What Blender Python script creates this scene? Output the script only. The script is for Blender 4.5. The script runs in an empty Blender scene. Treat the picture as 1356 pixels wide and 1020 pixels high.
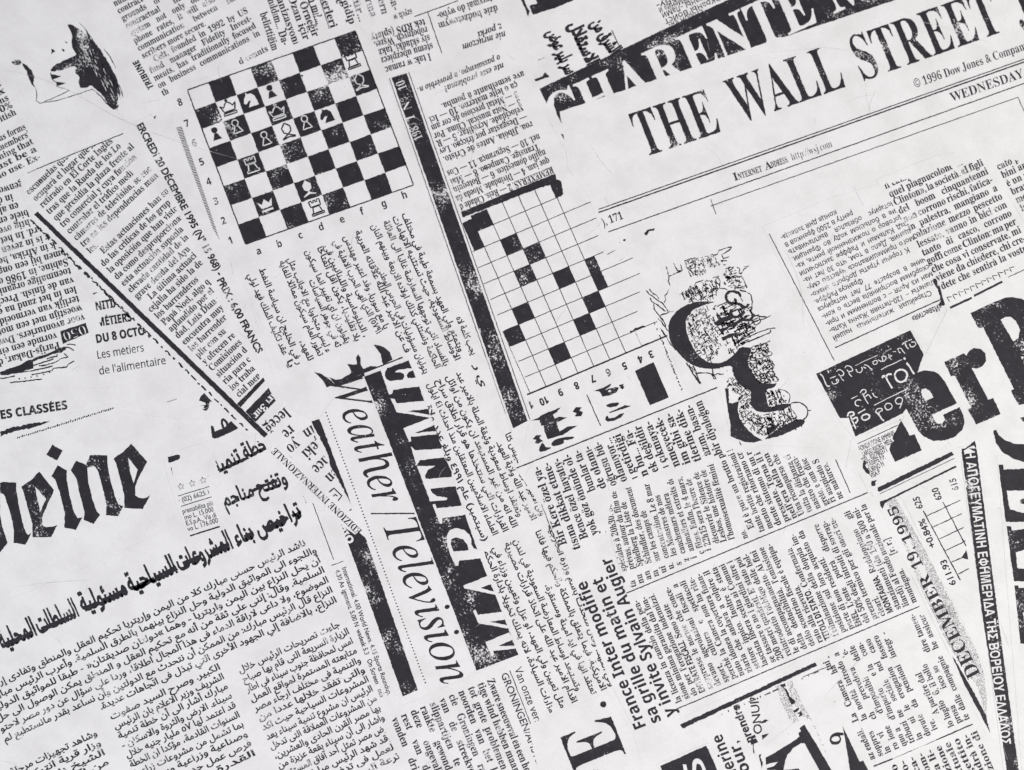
import bpy, math, random, unicodedata
import numpy as np
from mathutils import Vector, noise as mnoise
from mathutils.geometry import delaunay_2d_cdt

# ------------------------------------------------------------------ camera, light, exposure
SC = bpy.context.scene
COL = SC.collection
S = 0.0002                      # one unit of the layout is 0.2 mm on the table
CAM_POS = Vector((0.030, -0.046, 0.597))
cam_d = bpy.data.cameras.new('camera'); cam = bpy.data.objects.new('camera', cam_d); COL.objects.link(cam)
cam.location = CAM_POS
cam.rotation_euler = (Vector((0, 0, 0)) - CAM_POS).to_track_quat('-Z', 'Y').to_euler()
cam_d.sensor_width = 36; cam_d.lens = 36 * CAM_POS.length / (1356 * S)
cam_d.clip_start = 0.05; cam_d.clip_end = 50
cam_d.dof.use_dof = True; cam_d.dof.focus_distance = CAM_POS.length - 0.003; cam_d.dof.aperture_fstop = 5.6
SC.camera = cam
W = bpy.data.worlds.new('World'); SC.world = W; W.use_nodes = True
bg = W.node_tree.nodes['Background']; bg.inputs[0].default_value = (0.95, 0.955, 1.0, 1); bg.inputs[1].default_value = 0.36
def area_light(name, loc, size, energy, color):
    l = bpy.data.lights.new(name, 'AREA'); l.shape = 'DISK'; l.size = size; l.energy = energy; l.color = color
    o = bpy.data.objects.new(name, l); COL.objects.link(o); o.location = loc
    o.rotation_euler = (-Vector(loc)).to_track_quat('-Z', 'Y').to_euler(); return o
area_light('window_light', (0.62, 0.16, 0.72), 0.6, 7.15, (1.0, 0.95, 0.895))
area_light('fill_light', (-0.25, -0.75, 0.62), 0.7, 3.7, (0.80, 0.86, 1.0))
SC.view_settings.view_transform = 'Standard'; SC.view_settings.look = 'None'
SC.view_settings.exposure = 0; SC.view_settings.gamma = 1; SC.view_settings.use_curve_mapping = False
SC.cycles.use_denoising = False

# ------------------------------------------------------------------ layout -> table top
q = cam.rotation_euler.to_quaternion()
AX = np.array([list(q @ Vector((1, 0, 0))), list(q @ Vector((0, 1, 0))), list(q @ Vector((0, 0, -1)))])
CP = np.array(CAM_POS); DIST = CAM_POS.length
def onto(p):
    """layout units (x right, y down, 1356 x 1020) to points of the table top z = 0"""
    p = np.asarray(p, float).reshape(-1, 2)
    d = AX[2][None] * DIST + AX[0][None] * ((p[:, :1] - 678) * S) + AX[1][None] * ((510 - p[:, 1:2]) * S)
    t = -CP[2] / d[:, 2]
    return (CP[None] + d * t[:, None])[:, :2]

# ------------------------------------------------------------------ materials
def nodes(name, rough):
    m = bpy.data.materials.new(name); m.use_nodes = True; nt = m.node_tree
    b = nt.nodes['Principled BSDF']; b.inputs['Roughness'].default_value = rough
    if 'Specular IOR Level' in b.inputs: b.inputs['Specular IOR Level'].default_value = 0.25
    g = nt.nodes.new('ShaderNodeNewGeometry')
    v = nt.nodes.new('ShaderNodeVectorMath'); v.operation = 'SCALE'; v.inputs[3].default_value = 1 / S
    nt.links.new(g.outputs['Position'], v.inputs[0])
    return m, nt, b, v.outputs[0]
def ntex(nt, vec, scale, detail=2, rough=.5):
    n = nt.nodes.new('ShaderNodeTexNoise'); n.inputs['Scale'].default_value = scale; n.inputs['Detail'].default_value = detail
    n.inputs['Roughness'].default_value = rough; nt.links.new(vec, n.inputs['Vector']); return n.outputs[0]
def ramp(nt, f, a, b, va=0., vb=1.):
    r = nt.nodes.new('ShaderNodeMapRange'); r.clamp = True
    for i, x in enumerate((a, b, va, vb)): r.inputs[1 + i].default_value = x
    nt.links.new(f, r.inputs[0]); return r.outputs[0]
def math_(nt, op, a, b):
    n = nt.nodes.new('ShaderNodeMath'); n.operation = op
    for i, x in enumerate((a, b)):
        if isinstance(x, (int, float)): n.inputs[i].default_value = x
        else: nt.links.new(x, n.inputs[i])
    return n.outputs[0]
def mixc(nt, f, a, b):
    n = nt.nodes.new('ShaderNodeMix'); n.data_type = 'RGBA'
    if isinstance(f, (int, float)): n.inputs[0].default_value = f
    else: nt.links.new(f, n.inputs[0])
    for k, x in ((6, a), (7, b)):
        if isinstance(x, tuple): n.inputs[k].default_value = x
        else: nt.links.new(x, n.inputs[k])
    return n.outputs[2]
PAPER = (0.840, 0.832, 0.826, 1)
def paper_colour(nt, vec):
    blot = ramp(nt, ntex(nt, vec, 0.022, 5, .65), .40, .66)
    fine = ramp(nt, ntex(nt, vec, 0.30, 3, .7), .3, .75)
    c = mixc(nt, blot, PAPER, (0.752, 0.742, 0.732, 1))
    c = mixc(nt, math_(nt, 'MULTIPLY', fine, .30), c, (0.64, 0.635, 0.65, 1))
    gr = ramp(nt, ntex(nt, vec, 0.75, 2, .6), .3, .7)
    c = mixc(nt, math_(nt, 'MULTIPLY', gr, .16), c, (0.60, 0.60, 0.62, 1))
    dirt = ramp(nt, ntex(nt, vec, 0.11, 6, .8), .64, .74)
    return mixc(nt, math_(nt, 'MULTIPLY', dirt, .30), c, (0.45, 0.42, 0.42, 1))
def paper_mat():
    m, nt, b, vec = nodes('newsprint_paper', .72)
    nt.links.new(paper_colour(nt, vec), b.inputs['Base Color'])
    bp = nt.nodes.new('ShaderNodeBump'); bp.inputs['Strength'].default_value = .35; bp.inputs['Distance'].default_value = .00012
    nt.links.new(ntex(nt, vec, 0.09, 5, .7), bp.inputs['Height']); nt.links.new(bp.outputs[0], b.inputs['Normal']); return m
def ink_mat(name, lo, hi, patch, colour=(0.017, 0.0155, 0.020, 1), strength=1.0):
    """black print, flaked off in clustered specks so that the paper shows"""
    m, nt, b, vec = nodes(name, .55)
    n1 = ntex(nt, vec, 0.36, 3, .75); n2 = ntex(nt, vec, 0.020, 3, .6)
    s = math_(nt, 'ADD', n1, math_(nt, 'MULTIPLY', math_(nt, 'SUBTRACT', n2, .5), patch))
    f = math_(nt, 'MULTIPLY', ramp(nt, s, lo, hi), strength)
    tint = mixc(nt, ramp(nt, ntex(nt, vec, .08, 4, .7), .35, .7), colour, tuple(c * 1.75 for c in colour[:3]) + (1,))
    nt.links.new(mixc(nt, f, tint, paper_colour(nt, vec)), b.inputs['Base Color']); return m
M_PAPER = paper_mat()
M_INK = ink_mat('black_print', .70, .82, .75)
M_WORN = ink_mat('worn_black_print', .66, .76, 1.15)
M_TEXT = ink_mat('small_black_print', .60, .80, 1.15)
M_FADED = ink_mat('faded_black_print', .40, .62, 1.1)
M_KNOCK = M_PAPER
M_HAIR = ink_mat('hairline_mark', .5, .7, .6, (0.33, 0.32, 0.34, 1))

# ------------------------------------------------------------------ ragged print edges (value noise)
RS = np.random.RandomState(7)
TAB = RS.rand(2, 256, 256) - .5
def vnoise(p, wave, k):
    u = p / wave; i = np.floor(u).astype(int); f = u - i; f = f * f * (3 - 2 * f)
    x0, y0 = i[:, 0] % 256, i[:, 1] % 256; x1, y1 = (x0 + 1) % 256, (y0 + 1) % 256; t = TAB[k]
    return ((t[x0, y0] * (1 - f[:, 0]) + t[x1, y0] * f[:, 0]) * (1 - f[:, 1]) + (t[x0, y1] * (1 - f[:, 0]) + t[x1, y1] * f[:, 0]) * f[:, 1])
def rough(p, amp):
    if not amp: return p
    return p + amp * (np.stack([vnoise(p, 2.3, 0), vnoise(p, 2.3, 1)], 1) + .6 * np.stack([vnoise(p + 91.3, 1.1, 1), vnoise(p + 37.7, 1.1, 0)], 1))
def inside(pts, poly):
    x, y = pts[:, 0], pts[:, 1]; r = np.zeros(len(pts), bool); n = len(poly)
    for i in range(n):
        (x1, y1), (x2, y2) = poly[i], poly[(i + 1) % n]
        if y1 == y2: continue
        c = ((y1 > y) != (y2 > y)) & (x < (x2 - x1) * (y - y1) / (y2 - y1) + x1); r ^= c
    return r
def densify(poly, step, closed=True):
    out = []; n = len(poly)
    for i in range(n if closed else n - 1):
        a = np.array(poly[i], float); b = np.array(poly[(i + 1) % n], float)
        k = max(1, int(np.hypot(*(b - a)) / step))
        out += [tuple(a + (b - a) * j / k) for j in range(k)]
    if not closed: out.append(tuple(poly[-1]))
    return out
def smooth(poly, closed=True, n=2):
    for _ in range(n):
        o = []; L = len(poly)
        if not closed: o.append(poly[0])
        for i in range(L if closed else L - 1):
            a, b = poly[i], poly[(i + 1) % L]
            o += [(a[0] * .75 + b[0] * .25, a[1] * .75 + b[1] * .25), (a[0] * .25 + b[0] * .75, a[1] * .25 + b[1] * .75)]
        if not closed: o.append(poly[-1])
        poly = o
    return poly
def fill(contours):
    """triangles of the union of the contours (non-zero winding)"""
    vs, es = [], []
    for c in contours:
        k = len(vs); vs += [Vector(p) for p in c]; es += [(k + i, k + (i + 1) % len(c)) for i in range(len(c))]
    r = delaunay_2d_cdt(vs, es, [], 0, 1e-6)
    V = np.array([tuple(v) for v in r[0]]); F = np.array([f for f in r[2] if len(f) == 3], int).reshape(-1, 3)
    if not len(F): return np.zeros((0, 2)), F
    c = V[F].mean(1); w = np.zeros(len(c), int)
    for ct in contours:
        a = np.array([tuple(p) for p in ct]); b = np.roll(a, -1, 0)
        for (x1, y1), (x2, y2) in zip(a, b):
            if y1 == y2: continue
            xi = (x2 - x1) * (c[:, 1] - y1) / (y2 - y1) + x1
            w += ((y1 <= c[:, 1]) & (y2 > c[:, 1]) & (xi > c[:, 0])).astype(int)
            w -= ((y2 <= c[:, 1]) & (y1 > c[:, 1]) & (xi > c[:, 0])).astype(int)
    return V, F[w != 0]

# ------------------------------------------------------------------ objects
Z_LAYER = 0.000012
class Clip:
    pass
def mesh_obj(name, P2, F, mat, parent, z, base, kind=None, label=None):
    me = bpy.data.meshes.new(name); w = onto(P2) - np.array(base[:2])[None]
    F = np.asarray(F, int)
    a, b, c = w[F[:, 0]], w[F[:, 1]], w[F[:, 2]]
    flip = ((b - a)[:, 0] * (c - a)[:, 1] - (b - a)[:, 1] * (c - a)[:, 0]) < 0
    F = F.copy(); F[flip] = F[flip][:, ::-1]
    V3 = np.zeros((len(w), 3)); V3[:, :2] = w; V3[:, 2] = z
    me.vertices.add(len(V3)); me.vertices.foreach_set('co', V3.ravel())
    me.loops.add(F.size); me.loops.foreach_set('vertex_index', F.ravel())
    me.polygons.add(len(F)); me.polygons.foreach_set('loop_start', np.arange(len(F)) * 3); me.polygons.foreach_set('loop_total', np.full(len(F), 3))
    me.update(calc_edges=True); me.materials.append(mat)
    o = bpy.data.objects.new(name, me); COL.objects.link(o)
    if parent: o.parent = parent
    if kind: o['kind'] = kind
    if label: o['label'] = label
    return o
ALL = []
GROUPS = {'newspaper clipping': 'newspaper clippings of the collage', 'newspaper masthead': 'masthead and headline clippings of the collage', 'newspaper drawing': 'ink drawings of the collage'}
def clip(name, label, poly, level, cat='newspaper clipping', group=None, torn=.9):
    c = Clip(); c.poly = poly; c.lv = level; c.n = 0; c.sub = None
    group = group or GROUPS.get(cat)
    e = bpy.data.objects.new(name, None); COL.objects.link(e); e.empty_display_size = .01
    ctr = onto([(sum(p[0] for p in poly) / len(poly), sum(p[1] for p in poly) / len(poly))])[0]
    c.base = (ctr[0], ctr[1], Z_LAYER * level + len(ALL) * 3e-7); e.location = c.base
    e['label'] = label; e['category'] = cat
    if group: e['group'] = group
    c.e = e; ALL.append(c)
    pl = rough(np.array(densify(poly, 6)), torn)
    V, F = fill([[tuple(p) for p in pl]])
    w = onto(V) - ctr[None]; n = len(w)
    me = bpy.data.meshes.new('paper'); z0, z1 = -Z_LAYER * .5, 0.0
    edge = {}
    faces = []
    for t in F:
        a, b, d = [w[i] for i in t]
        t = tuple(int(i) for i in t)
        if (b - a)[0] * (d - a)[1] - (b - a)[1] * (d - a)[0] < 0: t = t[::-1]
        faces.append(t); faces.append(tuple(i + n for i in t[::-1]))
        for i in range(3):
            k = (t[i], t[(i + 1) % 3]); edge[k] = 1
    for (a, b) in list(edge):
        if (b, a) not in edge: faces.append((b, a, a + n, b + n))
    me.from_pydata([(x, y, z1) for x, y in w] + [(x, y, z0) for x, y in w], [], faces); me.materials.append(M_PAPER)
    o = bpy.data.objects.new('paper', me); COL.objects.link(o); o.parent = e
    return c
INK_Z = 0.000003
def put(c, name, V, F, mat=None, z=1, keep=True, amp=.45, kind=None, label=None):
    V = np.asarray(V, float); F = np.asarray(F, int).reshape(-1, 3)
    if keep and len(F):
        poly = keep if isinstance(keep, list) else c.poly
        F = F[inside(V[F].mean(1), poly)]
    if not len(F): return None
    c.n += 1
    return mesh_obj(name, rough(V, amp), F, mat or M_INK, c.sub or c.e, INK_Z * z + (c.n % 8) * 1.5e-7, c.base, kind, label)
def shape(c, name, *polys, mat=None, z=1, keep=True, amp=.8, sm=0, step=2.2, kind=None, label=None, holes=()):
    """filled printed shape; holes are paper-coloured openings"""
    V = []; F = []; k = 0
    for pl in polys:
        pl = list(pl)
        if sm: pl = smooth(pl, True, sm)
        cs = [densify(pl, step)]
        if area(cs[0]) < 0: cs[0] = cs[0][::-1]
        for h in holes:
            h = densify(smooth(list(h), True, sm) if sm else list(h), step)
            if area(h) > 0: h = h[::-1]
            cs.append(h)
        v, f = fill(cs); V.append(v); F.append(f + k); k += len(v)
    return put(c, name, np.concatenate(V), np.concatenate(F), mat, z, keep, amp, kind, label)
def area(p):
    return .5 * sum(p[i][0] * p[(i + 1) % len(p)][1] - p[(i + 1) % len(p)][0] * p[i][1] for i in range(len(p)))
def strip(pts, w, taper=False):
    p = np.array(pts, float); n = len(p)
    d = np.gradient(p, axis=0) if n > 2 else np.repeat((p[1:] - p[:1]), 2, 0)
    d /= np.maximum(np.hypot(d[:, 0], d[:, 1]), 1e-6)[:, None]
    nn = np.stack([-d[:, 1], d[:, 0]], 1); ww = np.full(n, w / 2.)
    if taper: ww *= np.sin(np.linspace(.25, math.pi - .25, n))
    V = np.concatenate([p + nn * ww[:, None], p - nn * ww[:, None]])
    F = []
    for i in range(n - 1): F += [(i, i + 1, n + i), (i + 1, n + i + 1, n + i)]
    return V, np.array(F)
def lines(c, name, segs, w=1.2, mat=None, z=1, amp=.6, keep=True, kind=None, taper=False, curve=0):
    """printed rules / strokes joined into one part; each seg is a polyline"""
    V = []; F = []; k = 0
    for s in segs:
        if curve: s = smooth(list(s), False, curve)
        v, f = strip(densify(s, 2.5, False), w, taper); V.append(v); F.append(f + k); k += len(v)
    return put(c, name, np.concatenate(V), np.concatenate(F), mat, z, keep, amp, kind)
def rule(c, x0, y0, x1, y1, w=1.2, **k):
    return lines(c, 'printed_rule', [[(x0, y0), (x1, y1)]], w, **k)
def Z(ox, oy, f, pts): return [(ox + x / f, oy + y / f) for x, y in pts]

# ------------------------------------------------------------------ letters (outlines of the built-in font)
GL = {}
def raw(chars):
    chars = [ch for ch in chars if ch not in GL]
    if not chars: return
    obs = []
    for ch in chars:
        cu = bpy.data.curves.new('g', 'FONT'); cu.body = ch + '|'; cu.size = 1
        o = bpy.data.objects.new('g', cu); COL.objects.link(o); obs.append((ch, o, cu))
    dg = bpy.context.evaluated_depsgraph_get()
    bar = None
    for ch, o, cu in obs:
        ev = o.evaluated_get(dg); c = ev.to_curve(dg)
        cs = []
        for sp in c.splines:
            bp = sp.bezier_points; n = len(bp); pts = []
            for i in range(n):
                a, b = bp[i], bp[(i + 1) % n]
                p0, p1, p2, p3 = [np.array(v[:2]) for v in (a.co, a.handle_right, b.handle_left, b.co)]
                dd = p3 - p0; L = np.hypot(*dd)
                flat = L < 1e-6 or max(abs(np.cross(dd, p1 - p0)), abs(np.cross(dd, p2 - p0))) / max(L, 1e-6) < .004
                for t in ([0] if flat else ([0, .5] if L < .12 else [0, .33, .67])):
                    pts.append(tuple((1 - t) ** 3 * p0 + 3 * (1 - t) ** 2 * t * p1 + 3 * (1 - t) * t * t * p2 + t ** 3 * p3))
            if len(pts) > 2: cs.append(pts)
        last = cs.pop()
        GL[ch] = (cs, min(p[0] for p in last)); ev.to_curve_clear()
    for ch, o, cu in obs:
        bpy.data.objects.remove(o); bpy.data.curves.remove(cu)
raw([' '])
BAR0 = None
raw(['I'])
def _barlsb():
    cu = bpy.data.curves.new('g', 'FONT'); cu.body = '||'; o = bpy.data.objects.new('g', cu); COL.objects.link(o)
    dg = bpy.context.evaluated_depsgraph_get(); c = o.evaluated_get(dg).to_curve(dg)
    r = min(p.co[0] for p in c.splines[0].bezier_points); o.evaluated_get(dg).to_curve_clear(); bpy.data.objects.remove(o); bpy.data.curves.remove(cu); return r
LSB = _barlsb()
BASES = {'b': (0x1D400, 0x1D41A, 0x1D7CE), 'i': (0x1D434, 0x1D44E, 0x1D7CE), 'bi': (0x1D468, 0x1D482, 0x1D7CE), 'sb': (0x1D5D4, 0x1D5EE, 0x1D7EC),
         'ss': (0x1D5A0, 0x1D5BA, 0x1D7E2), 's': None, 'a': None, 'g': None, 'c': None}
CYR = dict(zip('еросахуЕРСАХНнья', 'epocaxyEPCAXHʜьʀ'))
def style(ch, st):
    if st == 'g' and 0x391 <= ord(ch) <= 0x3A9: return chr(0x1D756 + ord(ch) - 0x391)
    if st == 'c': return CYR.get(ch, ch)
    b = BASES.get(st)
    if not b: return ch
    if 'A' <= ch <= 'Z': return chr(b[0] + ord(ch) - 65)
    if 'a' <= ch <= 'z':
        if st == 'i' and ch == 'h': return 'ℎ'
        return chr(b[1] + ord(ch) - 97)
    if '0' <= ch <= '9': return chr(b[2] + ord(ch) - 48)
    return ch
# Arabic shaping with the presentation forms
AF = {}; LIG = {}
for cp in range(0xFE80, 0xFEFD):
    d = unicodedata.decomposition(chr(cp)).split()
    if len(d) == 2: AF.setdefault(chr(int(d[1], 16)), {})[d[0][1:-1]] = chr(cp)
    elif len(d) == 3: LIG.setdefault(chr(int(d[1], 16)) + chr(int(d[2], 16)), {})[d[0][1:-1]] = chr(cp)
def arabic(s):
    toks = []; i = 0
    while i < len(s):
        if s[i:i + 2] in LIG: toks.append((s[i:i + 2], LIG[s[i:i + 2]])); i += 2
        else: toks.append((s[i], AF.get(s[i]))); i += 1
    out = []
    for k, (t, f) in enumerate(toks):
        if not f: out.append(t); continue
        prev = k > 0 and toks[k - 1][1] and 'initial' in toks[k - 1][1]
        nxt = 'initial' in f and k + 1 < len(toks) and toks[k + 1][1] and 'final' in toks[k + 1][1]
        out.append(f.get('medial' if prev and nxt else 'final' if prev else 'initial' if nxt else 'isolated', f.get('isolated', t)))
    out.reverse(); r = ''.join(out)
    return r.translate({40: 41, 41: 40})
ACC = {'\u0301': '´', '\u0300': '`', '\u0308': '¨', '\u0302': '^', '\u0306': '˘', '\u0327': '¸', '\u0303': '~', '\u0307': '˙', '\u030c': 'ˇ', '\u0328': '˛'}
FILLED = {}
def glyph(ch, w, seg):
    k = (ch, w, seg)
    if k in FILLED: return FILLED[k]
    cs, adv = GL[ch]; res = []
    if cs:
        sgn = 1 if area(max(cs, key=lambda c: abs(area(c)))) > 0 else -1
        for c in cs:
            p = np.array(c)
            keep = np.hypot(*(p - np.roll(p, 1, 0)).T) > 1e-5; p = p[keep]
            if len(p) < 3: continue
            if seg: p = np.array(densify([tuple(x) for x in p], seg))
            if w:
                a = p - np.roll(p, 1, 0); b = np.roll(p, -1, 0) - p
                a /= np.maximum(np.hypot(*a.T), 1e-9)[:, None]; b /= np.maximum(np.hypot(*b.T), 1e-9)[:, None]
                t = a + b; L = np.maximum(np.hypot(*t.T), .6); nrm = np.stack([t[:, 1], -t[:, 0]], 1) / L[:, None] * (2 / np.maximum(L, 1.0))[:, None] * .75
                p = p + nrm * w * sgn
            res.append([tuple(x) for x in p])
        V, F = fill(res)
    else: V, F = np.zeros((0, 2)), np.zeros((0, 3), int)
    FILLED[k] = (V, F, adv - LSB); return FILLED[k]
SPACE = {'b': .27, 'i': .27, 'bi': .27}
def layout(text, st, w, seg):
    """glyph quads in em units: list of (V, F, x) and the width"""
    if st == 'a': text = arabic(text)
    items = []; x = 0
    for ch0 in text:
        if ch0 == ' ': items.append(('sp', x)); x += SPACE.get(st, .26); continue
        comb = ''
        nf = unicodedata.normalize('NFD', ch0)
        if st in ('b', 'i', 'bi', 'sb', 'ss') and len(nf) > 1 and nf[1] in ACC: ch, comb = nf[0], nf[1]
        else: ch = ch0
        g = style(ch, st)
        if g == ch and ch in 'ı' and st in ('b',): g = '𝚤' if st == 'i' else 'ı'
        if ch == 'ł': g = style('l', st)
        if ch == '–' or ch == '—': pass
        raw([g]); V, F, adv = glyph(g, w, seg)
        items.append((V, F, x))
        if comb:
            a = ACC[comb]; raw([a]); V2, F2, adv2 = glyph(a, w, seg)
            if len(V2):
                cx = (V2[:, 0].min() + V2[:, 0].max()) / 2; up = .20 if ch.isupper() else 0
                if comb == '\u0302': up -= .0
                items.append((V2 + np.array([[adv / 2 - cx, up]]), F2, x))
        x += adv
    return items, x
def prefetch(): pass
def run(c, name, text, p0, p1=None, em=12, st='b', w=None, ang=None, sq=None, lean=0, h1=None, seg=None, mat=None, z=1, keep=True,
        amp=None, just=None, align='L', drop=0., letters=None, label=None, track=0):
    """print text on the baseline from p0 towards p1. With p1 the text is stretched to end there."""
    if w is None: w = {'b': .017 if em < 17 else 0., 'bi': .016, 'sb': .034 if em < 17 else .012, 'a': .04, 's': .02, 'i': .0, 'c': .01, 'ss': .02}.get(st, 0)
    if st == 'b' and em < 17: em *= 1.07; sq = (sq or .86) * 1.045
    if seg is None: seg = 0 if em < 24 else 2.4 / em
    if amp is None: amp = .32 if em < 16 else .5 if em < 30 else .8
    items, nat = layout(text, st, w, seg)
    nat = max(nat, 1e-3)
    p0 = np.array(p0, float)
    if p1 is not None:
        d = np.array(p1, float) - p0; L = np.hypot(*d); d /= L; sx = L / nat
    else:
        a = math.radians(ang); d = np.array([math.cos(a), math.sin(a)]); sx = em * (sq or .86); L = sx * nat
    gap = 0; nsp = text.strip().count(' ')
    if just:
        if align == 'J' and nsp and L > just * .72:
            g = (just - L) / nsp
            if g < -.12 * em: sx *= (just + .10 * em * nsp) / L; g = -.10 * em
            gap = g
        elif L > just: sx *= just / L
        elif align == 'R': p0 = p0 + d * (just - L)
    up = np.array([d[1], -d[0]]); lr = math.radians(lean)
    up = up * math.cos(lr) - d * math.sin(lr)
    VV, FF, k, shift = [], [], 0, 0
    rnd = random.Random(hash_(text) + int(p0[0]))
    for it in items:
        if isinstance(it[0], str): shift += gap; continue
        V, F, x = it
        if not len(V): continue
        if drop and rnd.random() < drop: continue
        s = (V[:, :1] + x) * sx + shift
        hh = em if h1 is None else em + (h1 - em) * (s / max(L, 1e-6))
        P = p0[None] + d[None] * s + up[None] * V[:, 1:2] * hh
        if letters: put(c, letters, P, F, mat, z, keep, amp, None, label)
        else: VV.append(P); FF.append(F + k); k += len(P)
    if letters or not VV: return
    return put(c, name, np.concatenate(VV), np.concatenate(FF), mat or (M_TEXT if em < 16 else M_INK), z, keep, amp, None, label)
def hash_(t): return sum((i + 1) * ord(ch) for i, ch in enumerate(t)) % 99991
def block(c, o, ang, step, width, em, text, st='b', align='J', **k):
    """column of text: one part per line; a leading > indents, a trailing / leaves the line ragged"""
    a = math.radians(ang); d = (math.cos(a), math.sin(a)); rows = text.strip('\n').split('\n')
    for i, r in enumerate(rows):
        r = r.strip()
        if not r: continue
        ind = 0; al = align
        while r[0] == '>': ind += em * 1.0; r = r[1:].strip()
        if r[-1] == '/': r = r[:-1].strip(); al = 'L' if align == 'J' else align
        x = o[0] + step[0] * i + d[0] * ind; y = o[1] + step[1] * i + d[1] * ind
        run(c, 'text_line', r, (x, y), ang=ang, em=em, st=st, just=width - ind, align=al, **k)
def ar(c, rows, em=13, sq=None, **k):
    for t, x0, y0, x1, y1 in rows: run(c, 'text_line', t, (x0, y0), (x1, y1), em=em, st='a', **k)

# ================================================================== the table under the clippings
def sheet():
    P = [(-260, -260), (1616, -260), (1616, 1280), (-260, 1280)]
    o = mesh_obj('backing_sheet', P, [(0, 1, 2), (0, 2, 3)], M_PAPER, None, 0, (0, 0)); o['kind'] = 'structure'
    return o
sheet()

# ------------------------------------------------------------------ top left: telephone company column
c = clip('newspaper_clipping', 'English column about phone rates and Colt communications, tucked behind the chess diagram',
         [(140, -30), (330, -30), (340, 16), (362, 74), (243, 112), (236, 128), (222, 142), (206, 130), (186, 92), (138, 12)], 2)
block(c, (141.5, -11.1), -27.9, (5.33, 9.9), 152, 11.6, '''
shares of a new carrier and one
The company with a
number of customers with
contract rates on the
grounds of cost, speed and
contractual flexibility. The
system not only offers cheap
phone rates, it will also make
communication between sub-
scribers more secure./
> Colt, founded in 1992 by US
fund manager Fidelity Invest-
ments, has traditionally focused
on business communications in
th/''', sq=.80)
run(c, 'text_line', 'd counts', (318, 86), (356, 67), em=11.6)
c = clip('newspaper_clipping', 'sideways Turkish lines with two underlined words above the top edge of the chess board',
         [(334, -30), (552, -30), (549, 8), (520, 22), (474, 38), (428, 56), (363, 76), (343, 18)], 1)
for t, x0, y0, x1, y1, st in (('belirttiğim', 344, 18, 360.5, 68, 'b'), ('anıldım... Da-', 352, -6, 374.5, 61, 'b'), ('organizasyonı', 359, -20, 388.8, 60, 'b'),
        ('Ozan içir', 381, -4, 402, 54, 'b'), ('Örneğir', 396, 4, 414.5, 50, 'b'), ('n mı?...', 408, -2, 420, 33, 'b'), ('aserleri', 421, -12, 438, 38, 'bi'),
        ('gidip', 452, 2, 463, 33, 'b'), ('dür...', 464, -8, 476, 30, 'b'), ('arına', 481, -8, 491, 24, 'b'), ('nern', 498, -8, 506, 20, 'b'), ('Ba-', 513, -8, 521, 15, 'b'),
        ('ğinde', 437, -26, 446, 6, 'b')):
    run(c, 'text_line', t, (x0, y0), (x1, y1), em=14)
rule(c, 406, -6, 419.5, 34, 1.2); rule(c, 419, -16, 436, 38, 1.2)

c = clip('newspaper_clipping', 'narrow English column ending "must be a" at the left edge under the ink silhouette',
         [(-30, 70), (14, 95), (60, 190), (62, 214), (20, 234), (-30, 246)], 2)
block(c, (-113, 165), -26.5, (5.0, 10.35), 0.01, 12, '')
for i, t in enumerate(('and the t', 'plus tax', 'in pensions', 'about 50%', 'most British')):
    run(c, 'text_line', t, (2.5 + 5 * i - 59, 113 + 9.6 * i + 29), (2.5 + 5 * i, 113 + 9.6 * i), em=12)
for i, t in enumerate(("in various forms", "other members'", 'anything that', 'must be a', 'who use. Ex-')):
    run(c, 'text_line', t, (35 + 4.9 * i - 66, 170.5 + 9.9 * i + 32), (35 + 4.9 * i, 170.5 + 9.9 * i), em=12)

c = clip('silhouette_clipping', 'black ink silhouette of a head with pointed beak and hatched hair, top left corner',
         [(-30, -30), (138, -30), (140, 12), (186, 92), (176, 150), (148, 166), (60, 186), (16, 96), (-30, 68)], 1, 'newspaper drawing')
hair = Z(0, 0, 5.1, [(455, 165), (475, 200), (490, 240), (482, 300), (500, 350), (525, 370), (430, 410), (365, 440), (332, 490), (400, 480), (440, 465), (480, 450), (520, 450), (500, 490), (540, 520), (530, 560), (545, 600), (585, 595), (615, 575),
     (640, 600), (690, 640), (720, 690), (745, 730), (775, 745), (805, 720), (790, 700), (800, 660), (790, 600), (800, 560), (775, 500), (740, 440), (720, 400), (680, 340), (650, 300), (600, 250), (560, 220), (520, 190), (490, 170)])
shape(c, 'silhouette', hair, mat=M_WORN, amp=1.5, sm=1)
r = random.Random(3); sg = []
for i in range(26):
    t = r.random(); x, y = 540 + 250 * t + r.uniform(-15, 30), 190 + 420 * t + r.uniform(-30, 20)
    L = r.uniform(40, 110); sg.append(Z(0, 0, 5.1, [(x, y), (x + L * .25, y + L * .45), (x + L * .42, y + L)]))
sg += [Z(0, 0, 5.1, p) for p in ([(535, 155), (580, 200), (620, 260), (650, 320), (690, 370), (730, 440), (760, 500), (790, 560), (812, 580)], [(700, 330), (740, 380), (765, 430), (785, 465)],
       [(740, 500), (780, 560), (805, 620), (815, 670)], [(620, 600), (680, 650), (720, 700), (760, 735), (800, 745)], [(640, 580), (700, 620), (740, 640), (780, 700)])]
lines(c, 'hair_hatching', sg, 1.3, amp=1.0, taper=True)
sg = []
for i in range(34):
    t = r.random(); x, y = 505 + 240 * t + r.uniform(-10, 35), 215 + 400 * t + r.uniform(-40, 60)
    L = r.uniform(14, 60); sg.append(Z(0, 0, 5.1, [(x, y), (x + L * .3, y + L * .45), (x + L * .5, y + L)]))
lines(c, 'hair_highlight', sg, .75, mat=M_KNOCK, z=2, amp=1.0, taper=True)
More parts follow.
